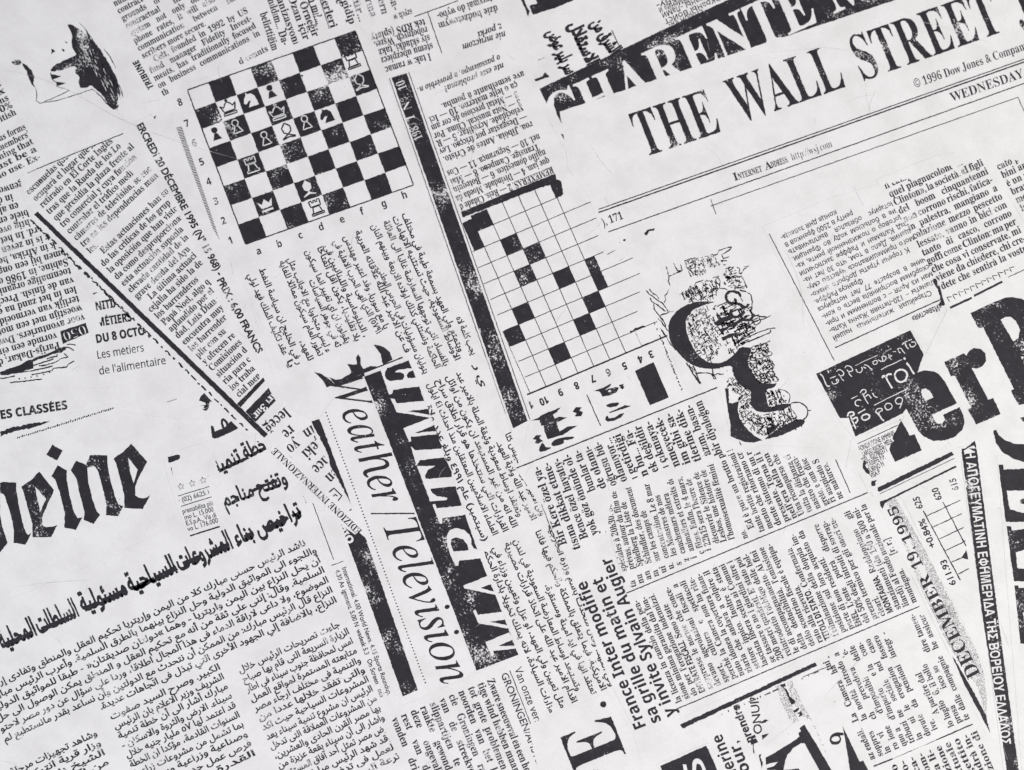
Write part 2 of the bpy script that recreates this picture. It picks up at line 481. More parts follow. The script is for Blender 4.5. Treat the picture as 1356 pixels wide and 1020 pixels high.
lines(c, 'face_outline', [Z(0, 0, 5.1, [(625, 602), (560, 625), (470, 655), (380, 680), (270, 697), (245, 682), (250, 640), (240, 600)]),
      Z(0, 0, 5.1, [(300, 688), (400, 645), (470, 612), (380, 583)]), Z(0, 0, 5.1, [(380, 583), (385, 560), (355, 540), (340, 490)])], 1.0, amp=.9)
shape(c, 'tooth', Z(0, 0, 5.1, [(345, 500), (415, 515), (355, 540)]), Z(0, 0, 5.1, [(380, 552), (448, 562), (385, 584)]), amp=.9)
shape(c, 'tongue', Z(0, 0, 5.1, [(150, 425), (185, 445), (215, 480), (232, 520), (225, 560), (240, 595), (215, 570), (195, 530), (178, 480), (150, 440)]), mat=M_WORN, amp=1.2)
shape(c, 'tongue_tip', Z(0, 0, 5.1, [(75, 420), (100, 402), (135, 405), (145, 425), (130, 440), (100, 440)]), mat=M_FADED, amp=1.2)
shape(c, 'ink_speck', Z(0, 0, 5.1, [(345, 330), (358, 335), (375, 350), (360, 355), (345, 368), (350, 350)]), Z(0, 0, 5.1, [(440, 280), (455, 285), (448, 296)]), Z(0, 0, 5.1, [(415, 330), (425, 330), (440, 345), (425, 350)]))

c = clip('newspaper_clipping', 'strip with the bold sideways word TRIBUNE left of the phone rates column',
         [(168, 74), (182, 76), (206, 120), (214, 160), (198, 160), (176, 100)], 2)
run(c, 'masthead_word', 'TRIBUNE', (204, 116), (182.5, 79), em=11.5, st='sb', lean=-4)

# ------------------------------------------------------------------ Spanish column
SP = [(26, 234), (155, 176), (187, 158), (215, 150), (310, 330), (368, 520), (350, 586), (330, 582), (36, 280)]
c = clip('newspaper_clipping', 'slanted Spanish column about street sweepers, with a thick black rule along its left side', SP, 3)
rule(c, 29.4, 232, 163, 177, 1.3)
for t, k in zip('''escuñuelas que hoy
ocupará el lugar que fue
retirado en El Corte Inglés
tras que la Rueda de los Lo
que presidía la plaza frente al
tro comercial y cuya función
controlar el tráfico medi
cámaras de televisión, se enc
tra en las dependencias mun
les.
>Estas actuaciones han susc
do las críticas de los grup
la oposición que han visto
da como desproporcionad
esta actuación suponía
elevada cantidad de la
grave deuda del Ayu
>La última actuaci
cejalía ha sido la de
los barrenderos
Papá Noel, algo q
aplaudido por el
dad, Luis Dían
encuentra muy
los barrender
plir con su
y ofrecen re
Comisiones
situación d
ria para c
los traba
cial men'''.split('\n'), range(40)):
    ind = 12 if t[0] == '>' else 0; t = t.strip('>')
    a = math.radians(-43.3); x, y = 38.6 + 8.97 * k + ind * math.cos(a), 258.6 + 8.65 * k + ind * math.sin(a)
    wd = {0: 68, 9: 24}.get(k, 146)
    lim = [(181, 160), (213, 175), (262, 280), (345, 470), (345, 490), (372, 520), (310, 560), (20, 300), (20, 240)]
    run(c, 'text_line', t, (x, y), ang=-43.3, em=12.4, sq=.80, keep=[(20, 240), (172, 172), (184, 178), (256, 322), (322, 448), (344, 500), (350, 520), (316, 540), (20, 310)],
        just=(None if k in (0, 9) else None))
shape(c, 'thick_rule', [(45, 284), (50, 280.5), (358, 578), (353, 583)], mat=M_INK)
r = random.Random(5); sg = []
x = 40.
while x < 330:
    L = r.uniform(2, 8); sg.append([(x + r.uniform(-.8, .8), x + 250 + r.uniform(-1, 1)), (x + L * .5, x + 250 + L * .4 + r.uniform(-1.6, 1.6)), (x + L, x + 250 + L)]); x += L + r.uniform(.6, 4)
sg = [[(px, 290 + (px - 40) * (.975) + (py - px - 250)) for px, py in s] for s in sg]
lines(c, 'broken_rule', sg, 2.2, amp=1.4, keep=False)
r = random.Random(6); sg = []
for i in range(70):
    x = r.uniform(42, 200) ** 1; y = 292 + (x - 40) * .975; a = r.uniform(-.6, .9)
    L = r.uniform(1.5, 4); sg.append([(x - 1, y - 1), (x - 1 + L * math.cos(a), y + .5 + L * math.sin(a))])
lines(c, 'broken_lettering', sg, 1.7, amp=1.2, keep=False)
shape(c, 'short_bar', [(314, 535), (348.5, 500), (351, 504.6), (318.4, 539.5)], mat=M_INK, keep=False)
c = clip('newspaper_clipping', 'black slanted box with a white figure 3, below the Spanish column',
         [(322, 546), (356, 510), (368, 531), (339, 562)], 3)
c.sub = shape(c, 'black_box', [(325, 545.4), (355.8, 513.6), (358.3, 519), (365, 531), (338.7, 559)])
run(c, 'white_lettering', 'ırı 3ıır', (360, 521), (334, 550), em=13, st='b', mat=M_KNOCK, z=2, amp=.5)

c = clip('date_strip', 'slanting French date line with the words 20 DÉCEMBRE 1995 and PRIX: 6,00 FRANCS',
         [(176, 164), (190, 156), (312, 352), (352, 458), (346, 470), (330, 462), (262, 328)], 4, 'newspaper strip')
run(c, 'date_line', 'ERCREDI 20 DÉCEMBRE 1995 (N° 15 968) -', (180.5, 166), (288.5, 366), em=13.5, st='s', w=.052)
run(c, 'date_line', 'PRIX : 6,00 FRANCS', (287, 371), (340.5, 469), em=13.5, st='s', w=.052)

# ------------------------------------------------------------------ Dutch column, upside down
c = clip('newspaper_clipping', 'upside-down Dutch column about the Parijs-Dakar rally at the left edge',
         [(-30, 222), (26, 234), (36, 282), (70, 318), (112, 380), (124, 402), (122, 442), (84, 458), (60, 470), (-30, 486)], 2)
NL = '''Parijs-Dakar, de tocht
vormde een eind
voor avonturiers. Dwars
woestijn met een motor
terlijk van vermoeidheid
len in het zand na een
van de finish. Precies
toenmalige organisator
Sabine, in 1986 om het
omen bij een ongeluk
k in Afrika, heeft
r is in zeven dagen
rd. In het noorden
htig over de rij
biele en zware
en als dat
in de
tegenwoordig'''.split('\n')
ST = {0: 42, 1: 42, 9: 0, 10: 10, 11: 15, 12: 27, 13: 34, 14: 32, 15: 42, 16: 46, 17: 18}
for i, t in enumerate(NL):
    s = ST.get(i, 0); a = math.radians(163.3)
    x, y = 118 - 3.62 * i + s * math.cos(a), 440.6 - 12.3 * i + s * math.sin(a)
    run(c, 'text_line', t, (x, y), ang=163.3, em=13.5, sq=.84, keep=[(-40, 200), (60, 210), (60, 300), (130, 395), (130, 480), (-40, 500)])
c.sub = shape(c, 'black_box', [(79.4, 438.8), (113.7, 428), (117.6, 440.8), (83.3, 455.5)])
run(c, 'white_lettering', '050', (112, 430), (81.5, 441.5), em=17, st='b', w=-.045, mat=M_KNOCK, z=2, amp=.6)
c = clip('silhouette_clipping', 'scribbled dark boat-like sketch with a row of dots under the Parijs-Dakar lines',
         [(-30, 486), (60, 470), (84, 458), (106, 456), (110, 486), (60, 512), (-30, 522)], 1, 'newspaper drawing')
shape(c, 'sketch_hull', Z(0, 440, 11.3, [(0, 600), (150, 540), (300, 490), (420, 425), (560, 370), (700, 310), (830, 250), (960, 220), (1000, 250), (930, 300), (800, 330), (660, 380), (500, 440), (500, 540), (420, 560), (300, 600), (120, 640), (0, 640)]), mat=M_WORN, amp=1.2, keep=False)
lines(c, 'sketch_stroke', [Z(0, 440, 11.3, p) for p in ([(0, 690), (60, 692), (220, 655)], [(100, 625), (500, 575), (790, 510)], [(470, 637), (780, 580), (800, 540), (990, 525), (1020, 480), (1115, 435)], [(580, 505), (700, 490), (820, 455), (930, 390), (1020, 375), (960, 320)],
     [(1000, 190), (1060, 180), (1135, 198)], [(940, 225), (1050, 235), (1110, 280)], [(150, 755), (300, 745), (630, 700)], [(500, 500), (650, 450), (800, 400)], [(700, 400), (850, 360), (860, 330)])], 1.7, amp=1.0, keep=False)
lines(c, 'sketch_dot', [Z(0, 440, 11.3, [(x, y), (x + 12, y - 16)]) for x, y in ((285, 705), (370, 695), (460, 682), (548, 665), (648, 640), (740, 610))], 2, keep=False)

c = clip('newspaper_clipping', 'French notice with the bold line DU 8 OCTO beside the slanted black rule',
         [(122, 386), (150, 392), (262, 500), (240, 506), (130, 512), (122, 450)], 2)
run(c, 'heading', 'NITIA', (127, 411.3), (158, 405.8), em=15.5, st='sb', keep=[(125.5, 390), (180, 380), (180, 430), (125.5, 420)])
run(c, 'heading', 'MÉTIERS', (129.5, 432.6), (175, 425), em=15.5, st='sb', keep=[(132, 400), (200, 400), (200, 450), (133, 450)])
run(c, 'heading', 'DU 8 OCTO', (127.5, 454.6), (193, 442.8), em=15.5, st='sb')
run(c, 'text_line', 'Les métiers', (128.6, 475.4), (191.5, 465.2), em=14.5, st='ss', w=.014)
run(c, 'text_line', "de l'alimentaire", (131.6, 496.6), (220.5, 482), em=14.5, st='ss', w=.014)
lines(c, 'broken_rule', [Z(0, 330, 5.1, [(610, 310), (640, 300), (665, 292), (700, 280), (740, 300), (760, 330)])], 2, amp=1.4)

# ------------------------------------------------------------------ Gothic masthead
c = clip('newspaper_clipping', 'bold sans heading ending CLASSÉES above the Gothic masthead at the left edge',
         [(-30, 524), (60, 514), (130, 514), (262, 502), (266, 520), (100, 566), (60, 574), (-30, 590)], 2)
run(c, 'heading', 'ANNONCES CLASSÉES', (-67, 565.5), (90, 541.6), em=15.8, st='sb')
rule(c, 203, 538.3, 233.5, 528.9, 1.4)
c = clip('masthead_clipping', 'big black Gothic letters of a German masthead ending in -eine at the left edge',
         [(-30, 590), (60, 574), (110, 556), (160, 545), (240, 556), (216, 640), (232, 690), (160, 730), (-30, 810)], 3, 'newspaper masthead')
Q = lambda p: Z(0, 500, 4.433, p)
GO = 'gothic_letter'
shape(c, GO, Q([(-60, 700), (0, 690), (0, 800), (12, 870), (45, 970), (5, 1022), (-60, 1060)]), mat=M_WORN)
shape(c, GO, Q([(0, 618), (20, 612), (96, 618), (96, 668), (112, 760), (132, 850), (150, 905), (165, 925), (185, 912), (150, 982), (80, 970), (82, 900), (62, 800), (30, 700), (18, 684), (0, 680)]), mat=M_WORN)
shape(c, GO, Q([(230, 552), (318, 663), (268, 770), (248, 822), (250, 868), (268, 878), (305, 876), (338, 866), (300, 938), (192, 937), (190, 860), (162, 760), (140, 680), (125, 640), (185, 600)]), mat=M_WORN,
      holes=[Q([(205, 640), (270, 712), (236, 790), (222, 720)])])
shape(c, GO, Q([(338, 515), (392, 545), (392, 600), (408, 690), (430, 780), (455, 825), (485, 820), (445, 895), (378, 882), (380, 800), (352, 680), (325, 600), (302, 580)]), mat=M_WORN)
shape(c, GO, Q([(308, 394), (368, 430), (335, 487), (272, 455)]))
shape(c, GO, Q([(448, 488), (505, 512), (530, 454), (630, 458), (632, 520), (650, 610), (675, 700), (695, 745), (725, 755), (695, 815), (622, 808), (625, 740), (600, 640), (575, 550), (555, 522), (512, 530), (520, 620), (545, 720), (568, 785), (588, 806), (550, 860), (492, 836), (496, 790), (470, 690), (448, 590), (415, 545)]), mat=M_WORN)
shape(c, GO, Q([(770, 388), (864, 495), (815, 585), (795, 640), (795, 690), (812, 705), (845, 710), (882, 692), (838, 772), (730, 766), (730, 690), (705, 590), (680, 500), (666, 478), (725, 435)]), mat=M_WORN,
      holes=[Q([(752, 470), (808, 540), (785, 622), (765, 560)])])
c = clip('newspaper_clipping', 'torn remains of the line MERCOLEDÌ 3 GENNAIO, only letter tops left, above the Gothic letters',
         [(-30, 592), (-30, 572), (60, 555), (150, 534), (170, 540), (70, 582), (20, 596)], 4)
c.e['label'] = 'torn remains of a capital date line, only letter tops left, above the Gothic letters'
shape(c, 'torn_black_bar', Q([(0, 320), (60, 295), (120, 285), (180, 268), (250, 262), (300, 250), (240, 280), (180, 300), (130, 305), (60, 325), (5, 345)]), mat=M_WORN, amp=2)
lines(c, 'broken_lettering', [Q([(100 + i * 26 + d, 360 - i * 8.1 + e), (106 + i * 26 + d, 348 - i * 8.1 + e * .5)]) for i in range(22) for d, e in ((0, 0), (13, -3))], 1.5, amp=1.5)

# ------------------------------------------------------------------ price box
c = clip('newspaper_clipping', 'small Italian price list with three outlined stars, right of the Gothic masthead',
         [(232, 598), (288, 580), (272, 634), (286, 644), (293, 700), (250, 716), (228, 652), (216, 612)], 4)
for x, y in ((239.6, 644.4), (254.5, 640.3), (269, 636.2)):
    st_ = []
    for k in range(11):
        a = math.radians(-90 - 17 + 36 * k); rr = 4.6 if k % 2 == 0 else 2.0; st_.append((x + rr * math.cos(a), y + rr * math.sin(a)))
    lines(c, 'outlined_star', [st_], .8, amp=.3)
rule(c, 235.7, 657.2, 277, 644.4, 1.1); rule(c, 239.6, 670.8, 280.4, 658, 1.1); rule(c, 251.5, 709.8, 291, 697.4, 2.1)
for t, a_ in (('· (02) 6625.1', (237, 666.6, 279, 653.8)), ('prestabilita più', (242, 680.6, 283, 668.8)), ('mo L. 15.000', (244.8, 688.6, 283.5, 677)), ('E.S.p.A., Via di', (247, 696.4, 287, 684.4)), ('vo L. 176.000', (249.3, 704, 289.5, 691.6))):
    run(c, 'text_line', t, a_[:2], a_[2:], em=9.4, st='s', w=.02)
shape(c, 'ink_fragment', Q([(985, 468), (1040, 452), (1055, 455), (1058, 470), (1045, 485), (990, 502)]), Q([(1002, 530), (1008, 528), (1014, 575)]), keep=False)

# ------------------------------------------------------------------ Arabic front page
c = clip('newspaper_clipping', 'large Arabic front page with heavy condensed headlines and three slanted text columns, bottom left',
         [(-30, 812), (160, 732), (236, 694), (292, 640), (262, 500), (340, 580), (404, 640), (444, 742), (470, 800), (560, 1000), (570, 1060), (-30, 1060)], 2)
HL = dict(em=29, w=.045, seg=.08, amp=.8)
run(c, 'arabic_headline', arabic('')or 'س', (254, 548), (277, 538), st='a', **HL)
shape(c, 'headline_bar', Z(260, 500, 5.1, [(15, 165), (30, 130), (60, 95), (90, 110), (130, 150), (90, 165), (80, 220), (50, 228), (25, 205)]), amp=1.4)
shape(c, 'headline_bar', Z(260, 500, 5.1, [(100, 325), (115, 330), (125, 365), (180, 345), (200, 330), (225, 300), (290, 285), (322, 328), (220, 375), (130, 418), (105, 405)]), amp=1.2)
lines(c, 'headline_loop', [Z(260, 500, 5.1, [(185, 345), (170, 305), (178, 278), (205, 300), (215, 340)])], 3.2, amp=.8, curve=2)
run(c, 'arabic_headline', 'خطة تنمية', (286, 627), (355, 594), st='a', **HL)
run(c, 'arabic_headline', 'وتفتح مناجم', (298, 671), (382, 640), st='a', **HL)
run(c, 'arabic_headline', 'تراخيص بناء', (314, 722), (401, 684), st='a', **dict(HL, em=34, w=.05))
run(c, 'arabic_headline', 'المشروعات', (238, 756), (310, 725), st='a', **dict(HL, em=36, w=.05))
run(c, 'arabic_headline', 'السياحية', (173, 785), (236, 757), st='a', **dict(HL, em=36, w=.05))
run(c, 'arabic_headline', 'مسئولية', (110, 811), (171, 786), st='a', **dict(HL, em=36, w=.05))
run(c, 'arabic_headline', 'السلطات', (52, 839), (106, 815), st='a', **dict(HL, em=36, w=.05))
run(c, 'arabic_headline', 'المحلية', (3, 860), (50, 840), st='a', **dict(HL, em=36, w=.05))
# the thick joined strokes of the headline
for x0, y0, x1, y1 in ((4, 859, 44, 841), (56, 837, 102, 817), (113, 810, 134, 801), (138, 799, 168, 785), (178, 783, 206, 770), (209, 768, 236, 755), (243, 750, 266, 741), (281, 735, 305, 724), (325, 715, 337, 709), (352, 704, 380, 690), (388, 686, 400, 680),
                       (291, 626, 330, 608), (334, 604, 353, 595), (305, 669, 318, 663), (335, 652, 368, 638)):
    dx, dy = x1 - x0, y1 - y0; L = math.hypot(dx, dy); nx, ny = dy / L, -dx / L; k = 6.5 if y0 > 700 or x0 < 300 and y0 > 700 else 4.2
    shape(c, 'headline_stroke', [(x0, y0), (x1, y1), (x1 + nx * k, y1 + ny * k), (x0 + nx * k, y0 + ny * k)], amp=1.3, mat=M_INK)
lead = '''ناشد الرئيس حسنى مبارك كلا من اليمن وإريتريا تحكيم العقل والمنطق وتفادى إراقة
واللجوء الى المواثيق الدولية وحل النزاع بينهما بالطرق السلمية. وأعرب الرئيس مبارك
أن يحل النزاع بين اليمن واريتريا - وهما «دولتان صديقتان» - طبقا للمواثيق الدولية
السلمية. وقال: إننى على ثقة من أنه مع تحكيم العقل و المنطق يمكن الوصول الى حل
الموضوع، ولا داعى لاراقة الدماء فى هذا المجال اطلاقا، وردا على سؤال عن دور مصر لاحتو
النزاع قال الرئيس مبارك: من الممكن أن نتحدث مع الدولتين وأن نساعد بقدر مانستطيع لم
النزاع، بالاضافة إلي الجهود الأخرى التي تبذل فى اتجاهات عديدة.'''.split('\n')
A = math.radians(-24.6); dA = (math.cos(A), math.sin(A))
for i, t in enumerate(lead):
    x1, y1 = 420 + 5.35 * (i - 1), 731 + 13.2 * (i - 1); L = 478
    if i == 0: x1 -= 9; y1 += 4; L = 462
    if i == 6: L = 344
    run(c, 'text_line', t, (x1 - dA[0] * L, y1 - dA[1] * L), (x1, y1), em=12.2, st='a', w=.04)
c1 = '''جاءت تصريحات الرئيس خلال
الزيارة السريعة التى قام بها صباح
امس لمحافظة جنوب سيناء في اطار
متابعته المستمرة لمواقع العمل
والتنمية فى مختلف ارجاء مصر
والتى تفقد خلالها عددا من
المشروعات السياحية حيث اكد
الرئيس ان مشروع تنمية سيناء يعد
من المشروعات العملاقة التى تدخل
بها مصر القرن الحادى والعشرين،
واشار الى أن سيناء بقعة عزيزة من
ارض مصر تمثل أحد آفاق المستقبل
وقد شهد الرئيس مبارك موقع
العمل فى تدفق المياه الى
ترعة السلام ومحطة رفع'''.split('\n')
c2 = '''الكبير. وصرح السيد صفوت
الشريف وزير الاعلام بان الرئيس
مبارك أشار الى أن خطة تنمية
سيناء. الارض والثروة والاسكان -
قد اعتمد لها ٧٥ مليار جنيه خلال
السنوات القادمة، مؤكدا ان الخطة
بما تشمل من مشروعات زراعية
وصناعية وزراعية وسياحية
فرص عمل جديدة للشباب
القدرة على جذب'''.split('\n')
c3 = '''وشاهد تجهيزات مرحلة العمل
وزار قرية انتركونتيننتال
الشيخ زايد والمنطقة
من المشروعات التى'''.split('\n')
A2 = math.radians(-25.0); d2 = (math.cos(A2), math.sin(A2))
for rows, x0, y0, L in ((c1, 317.6, 891.7, 155), (c2, 147.5, 953.5, 160), (c3, -18, 1042.5, 163)):
    for i, t in enumerate(rows):
        x, y = x0 + 5.2 * i, y0 + 12.65 * i
        ex = 8 if (rows is c1 and i == 0) else 0
        run(c, 'text_line', t, (x, y), (x + d2[0] * (L - ex), y + d2[1] * (L - ex)), em=12.2, st='a', w=.04)
# ------------------------------------------------------------------ chess problem
c = clip('chess_clipping', 'chess problem diagram with ranks and files a to h printed around the board',
         [(236, 128), (243, 112), (363, 76), (474, 34), (498, 60), (512, 100), (562, 262), (520, 288), (410, 318), (335, 345), (318, 356), (306, 340), (226, 160)], 3, 'chess diagram')
B0 = np.array((248.3, 120.3)); U = np.array((222.5, -78.5)) / 8; Vv = np.array((76.6, 202.6)) / 8
cr = [B0, B0 + U * 8, B0 + U * 8 + Vv * 8, B0 + Vv * 8]
c.sub = lines(c, 'chess_board', [[tuple(cr[0] - Vv * .03), tuple(cr[1] - Vv * .03)], [tuple(cr[1]), tuple(cr[2])], [tuple(cr[2] + Vv * .03), tuple(cr[3] + Vv * .03)], [tuple(cr[3]), tuple(cr[0])]], 1.7)
for j in range(8):
    for i in range(8):
        a = B0 + U * i + Vv * j
        if (i + j) % 2: shape(c, 'dark_square', [tuple(a), tuple(a + U), tuple(a + U + Vv), tuple(a + Vv)], mat=M_WORN, amp=.9, step=3)
        else: shape(c, 'light_square', [tuple(a + U * .03 + Vv * .03), tuple(a + U * .97 + Vv * .03), tuple(a + U * .97 + Vv * .97), tuple(a + U * .03 + Vv * .97)], mat=M_PAPER, amp=0, step=30, z=.5)
bu = U / np.hypot(*U); bv = -Vv / np.hypot(*Vv)
PC = {
 'king': ([[(-.44, .16), (-.26, .02), (-.13, .20), (0, .30), (.13, .20), (.26, .02), (.44, .16), (.30, -.22), (-.30, -.22)], [(-.36, -.30), (.36, -.30), (.36, -.42), (-.36, -.42)]], [[(0, .28), (0, .46)], [(-.09, .38), (.09, .38)]]),
 'queen': ([[(-.42, .20), (-.2, .0), (0, .26), (.2, .0), (.42, .20), (.28, -.20), (-.28, -.20)], [(-.32, -.30), (.32, -.30), (.32, -.40), (-.32, -.40)]], []),
 'pawn': ([[(.0, .38), (.13, .33), (.17, .20), (.12, .08), (0, .03), (-.12, .08), (-.17, .20), (-.13, .33)], [(-.08, .02), (.08, .02), (.26, -.34), (-.26, -.34)]], []),
 'rook': ([[(-.30, .40), (-.16, .40), (-.14, .30), (-.06, .30), (-.05, .40), (.05, .40), (.06, .30), (.14, .30), (.16, .40), (.30, .40), (.28, .08), (-.28, .08)], [(-.17, .05), (.17, .05), (.26, -.30), (-.26, -.30)], [(-.34, -.30), (.34, -.30), (.34, -.40), (-.34, -.40)]], []),
 'bishop': ([[(0, .42), (.24, .18), (.20, -.08), (0, -.22), (-.20, -.08), (-.24, .18)], [(-.36, -.40), (-.10, -.28), (0, -.20), (.10, -.28), (.36, -.40), (.34, -.44), (0, -.36), (-.34, -.44)]], []),
 'knight': ([[(-.38, -.10), (-.30, .12), (-.16, .26), (-.14, .42), (-.04, .32), (.14, .30), (.30, .10), (.36, -.40), (-.20, -.40), (-.10, -.22), (.02, -.06), (-.12, -.06), (-.24, -.18), (-.34, -.18)]], []),
}
def piece(kind, zx, zy, mode, lab):
    o = np.array((240 + zx / 3.29, 30 + zy / 3.29)); s = 24.5
    T = lambda pl: [tuple(o + bu * x * s + bv * y * s) for x, y in pl]
    polys, extra = PC[kind]; dark = mode in ('black', 'outline_dark')
    if mode == 'black': shape(c, 'chess_' + kind, *[T(p) for p in polys], mat=M_INK, z=2, amp=.7, label=lab)
    elif mode == 'white': shape(c, 'chess_' + kind, *[T(p) for p in polys], mat=M_KNOCK, z=2, amp=.6, label=lab)
    else: lines(c, 'chess_' + kind, [T(p + [p[0]]) for p in polys] + [T(e) for e in extra], 2.0 if mode == 'ink' else 1.35, mat=M_INK if mode == 'ink' else M_KNOCK, z=2, amp=.5)
for a_ in (('king', 205, 368, 'ink', 0), ('knight', 300, 335, 'white', 'white knight'), ('pawn', 390, 300, 'black', 'black pawn'), ('rook', 745, 166, 'ink', 0), ('bishop', 778, 255, 'out', 0),
           ('pawn', 150, 485, 'black', 'black pawn'), ('pawn', 240, 453, 'out', 0), ('king', 418, 388, 'out', 0), ('pawn', 542, 435, 'out', 0), ('knight', 632, 404, 'black', 'black knight'), ('bishop', 460, 470, 'ink', 0),
           ('pawn', 366, 505, 'out', 0), ('rook', 306, 620, 'out', 0), ('queen', 367, 790, 'white', 'white queen'), ('bishop', 550, 720, 'white', 'white bishop'), ('rook', 588, 805, 'ink', 0)):
    piece(*a_[:4], a_[4] or None)
c.sub = None
for t, x, y in (('8', 240, 137), ('7', 249, 165), ('6', 259, 191), ('5', 268.5, 216), ('4', 278, 242), ('3', 287.5, 268), ('2', 297.5, 294), ('1', 307, 320),
                ('a', 344, 334), ('b', 371, 324.5), ('c', 399.5, 313), ('d', 426.5, 302), ('e', 454.5, 292), ('f', 481.5, 281), ('g', 509.5, 271), ('h', 536.5, 260)):
    run(c, 'board_coordinate', t, (x - 3.2, y + 4), ang=-19.4, em=13.5, st='sb', sq=.85, w=.012)
lines(c, 'hatched_rule', [[(233.5 + i * .363 * 2.05, 170 + i * 2.05), (241 + i * .363 * 2.05 - i * .058, 168.5 + i * 2.05)] for i in range(87)], 1.15, amp=.4, keep=False)
shape(c, 'ink_speck', [(203, 155), (207, 153), (205, 158)], [(398, 100), (401, 99), (401, 103)], keep=False)

# ------------------------------------------------------------------ Polish
c = clip('newspaper_clipping', 'upside-down Polish lines about insurance contributions, right of the top corner of the chess board',
         [(474, 30), (549, 8), (640, -30), (690, -30), (680, 60), (600, 108), (540, 92), (512, 102), (496, 64)], 1)
for t, x0, y0, x1, y1 in (('I tak: w ramach p', 569, 70.5, 495.6, 93.5), ('stemu ubezpieczeń', 572.3, 56.8, 493, 80), ('sły składki, także d', 568.5, 46, 488, 69.5), ('robotnych. Wszedł w', 565, 35.2, 482.5, 59.5), ('tek RDS (spłaty dł', 561.7, 25, 479, 50),
                          ('otrzymał do wybo-', 655, -8, 577.5, 18.2), ('dzie budżetowym', 658, 7, 579.4, 31)):
    run(c, 'text_line', t, (x0, y0), (x1, y1), em=13.4)
run(c, 'text_line', 'z porki', (663, 31.5), (631, 43), em=13.5, st='bi'); run(c, 'text_line', 'nie mruczom', (668, 41.5), (611, 59.5), em=13.5, st='bi')
rule(c, 566.4, 16.5, 585, 70.8, 1.3); rule(c, 548.7, 22.4, 606.5, 1, 1.4)
run(c, 'text_line', 'szych w', (545, 12), (520, 20), em=12)

# ------------------------------------------------------------------ black framed bar
BARP = [(514, 105), (541, 94), (704, 556), (678, 572)]
c = clip('newspaper_clipping', 'long black slanted bar with white 10 Nº 1 lettering between chess board and crossword', BARP, 4)
c.sub = shape(c, 'black_bar', [(518.5, 103), (538.5, 97), (698.5, 557.5), (679.5, 567.5)], mat=M_WORN, amp=.7)
_b = c.sub; c.sub = None
rule(c, 541.2, 95.6, 701.8, 555.8, 1.1); rule(c, 515.6, 104, 676.6, 568.8, 1.0)
c.sub = _b
for t, x0, y0, x1, y1 in (('10', 539.5, 117, 534.5, 105), ('Nº', 546, 144, 540, 127), ('1', 550, 158, 548, 151), ('1987', 560.5, 183, 550, 160)):
    run(c, 'white_lettering', t, (x0, y0), (x1, y1), em=17, st='b', w=-.02, mat=M_KNOCK, z=2, amp=.7)

# ------------------------------------------------------------------ crossword
c = clip('crossword_clipping', 'partly filled crossword grid with upside-down Portuguese clues above and numbers 1 to 10 below',
         [(541, 94), (600, 108), (680, 60), (700, 80), (712, 110), (752, 226), (790, 262), (836, 330), (868, 420), (910, 516), (890, 540), (796, 572), (688, 618), (700, 562), (704, 556)], 2, 'crossword clipping')
for t, x0, y0, x1, y1, st in (('REMEXERAS. 2 — Reis. Cidade d', 731, 220.5, 607.5, 271.5, 'b'), ('que jam. 4 — Divindade. Moeda da', 726, 209, 602.5, 260.5, 'b'), ('nailio doméstico. 6 — Botequin', 721, 198, 599, 249, 'b'),
        ('Transige. Campeão. 8 — Mai', 712, 190.5, 595.4, 238.5, 'b'), ('nel. 10 — Segurança. 11 — Cos', 713.4, 177, 591, 227, 'b'), ('roa. Jibóia. Antes de Cristo.', 704, 160.5, 586, 208.5, 'b'),
        ('— Desgastar por fricção. Lev', 696, 151, 580.5, 198, 'b'), ('velocidade. Acreditar. 5 — R', 691.4, 140.5, 577, 187, 'b'), ('3 — Nota musical. Clima. Por', 688, 131, 573.5, 177.5, 'b'), ('3 — Metal precioso de cor am', 684, 120.5, 570, 166.5, 'b'),
        ('ça o leite materno. 10 — Ici', 684, 108.5, 567.5, 156, 'b'), ('ave semelhante à pomba.', 692.6, 94, 583.5, 138, 'b'), ('nte este problema?', 665.5, 83.5, 587, 115, 'bi'), ('o passatempo, o provérbio n.', 660.8, 73, 552, 117, 'bi')):
    run(c, 'clue_line', t, (x0, y0), (x1, y1), em=12.6, st=st, keep=False)
GO_ = np.array((623, 285.8)); GU = np.array((21.1, -8.9)); GV = np.array((9.11, 20.59))
I = lambda i, j: tuple(GO_ + GU * i + GV * j)
def cell(i, j, i2=None, j2=None, mat=M_WORN):
    i2 = i + 1 if i2 is None else i2; j2 = j + 1 if j2 is None else j2
    shape(c, 'black_square', [I(i, j), I(i2, j), I(i2, j2), I(i, j2)], mat=mat, amp=1.0, keep=False)
c.sub = lines(c, 'crossword_grid', [[I(-1.2, 11), I(7.6, 11)]], 2.2, keep=False, amp=.5)
rt = {1: 5, 2: 6.95, 3: 7.0, 4: 6.3, 5: 6.2, 6: 7.6, 7: 7.6, 8: 7.2, 9: 6.6, 10: 7.4, 11: 7.6}
for j in range(1, 11):
    a, b = I(-.9 if j > 1 else 0, j), I(rt[j], j); rule(c, *a, *b, 1.1, keep=False, amp=.5)
for i in range(0, 6):
    a, b = I(i, 1 if i == 0 else 0), I(i, 11); rule(c, *a, *b, 1.1, keep=False, amp=.5)
rule(c, *I(-1, 7), *I(-1, 11), 1.0, keep=False, mat=M_FADED); rule(c, *I(6, 10), *I(6, 11), 1, keep=False, mat=M_FADED)
for a_ in ((0, 0), (1, 2), (2, 3), (1, 4), (3, 5), (4, 7), (0, 6), (-1, 7), (3, 8), (1, 9)): cell(*a_)
cell(5, 5, 5.62, 7); cell(-.62, .2, 0, 2)
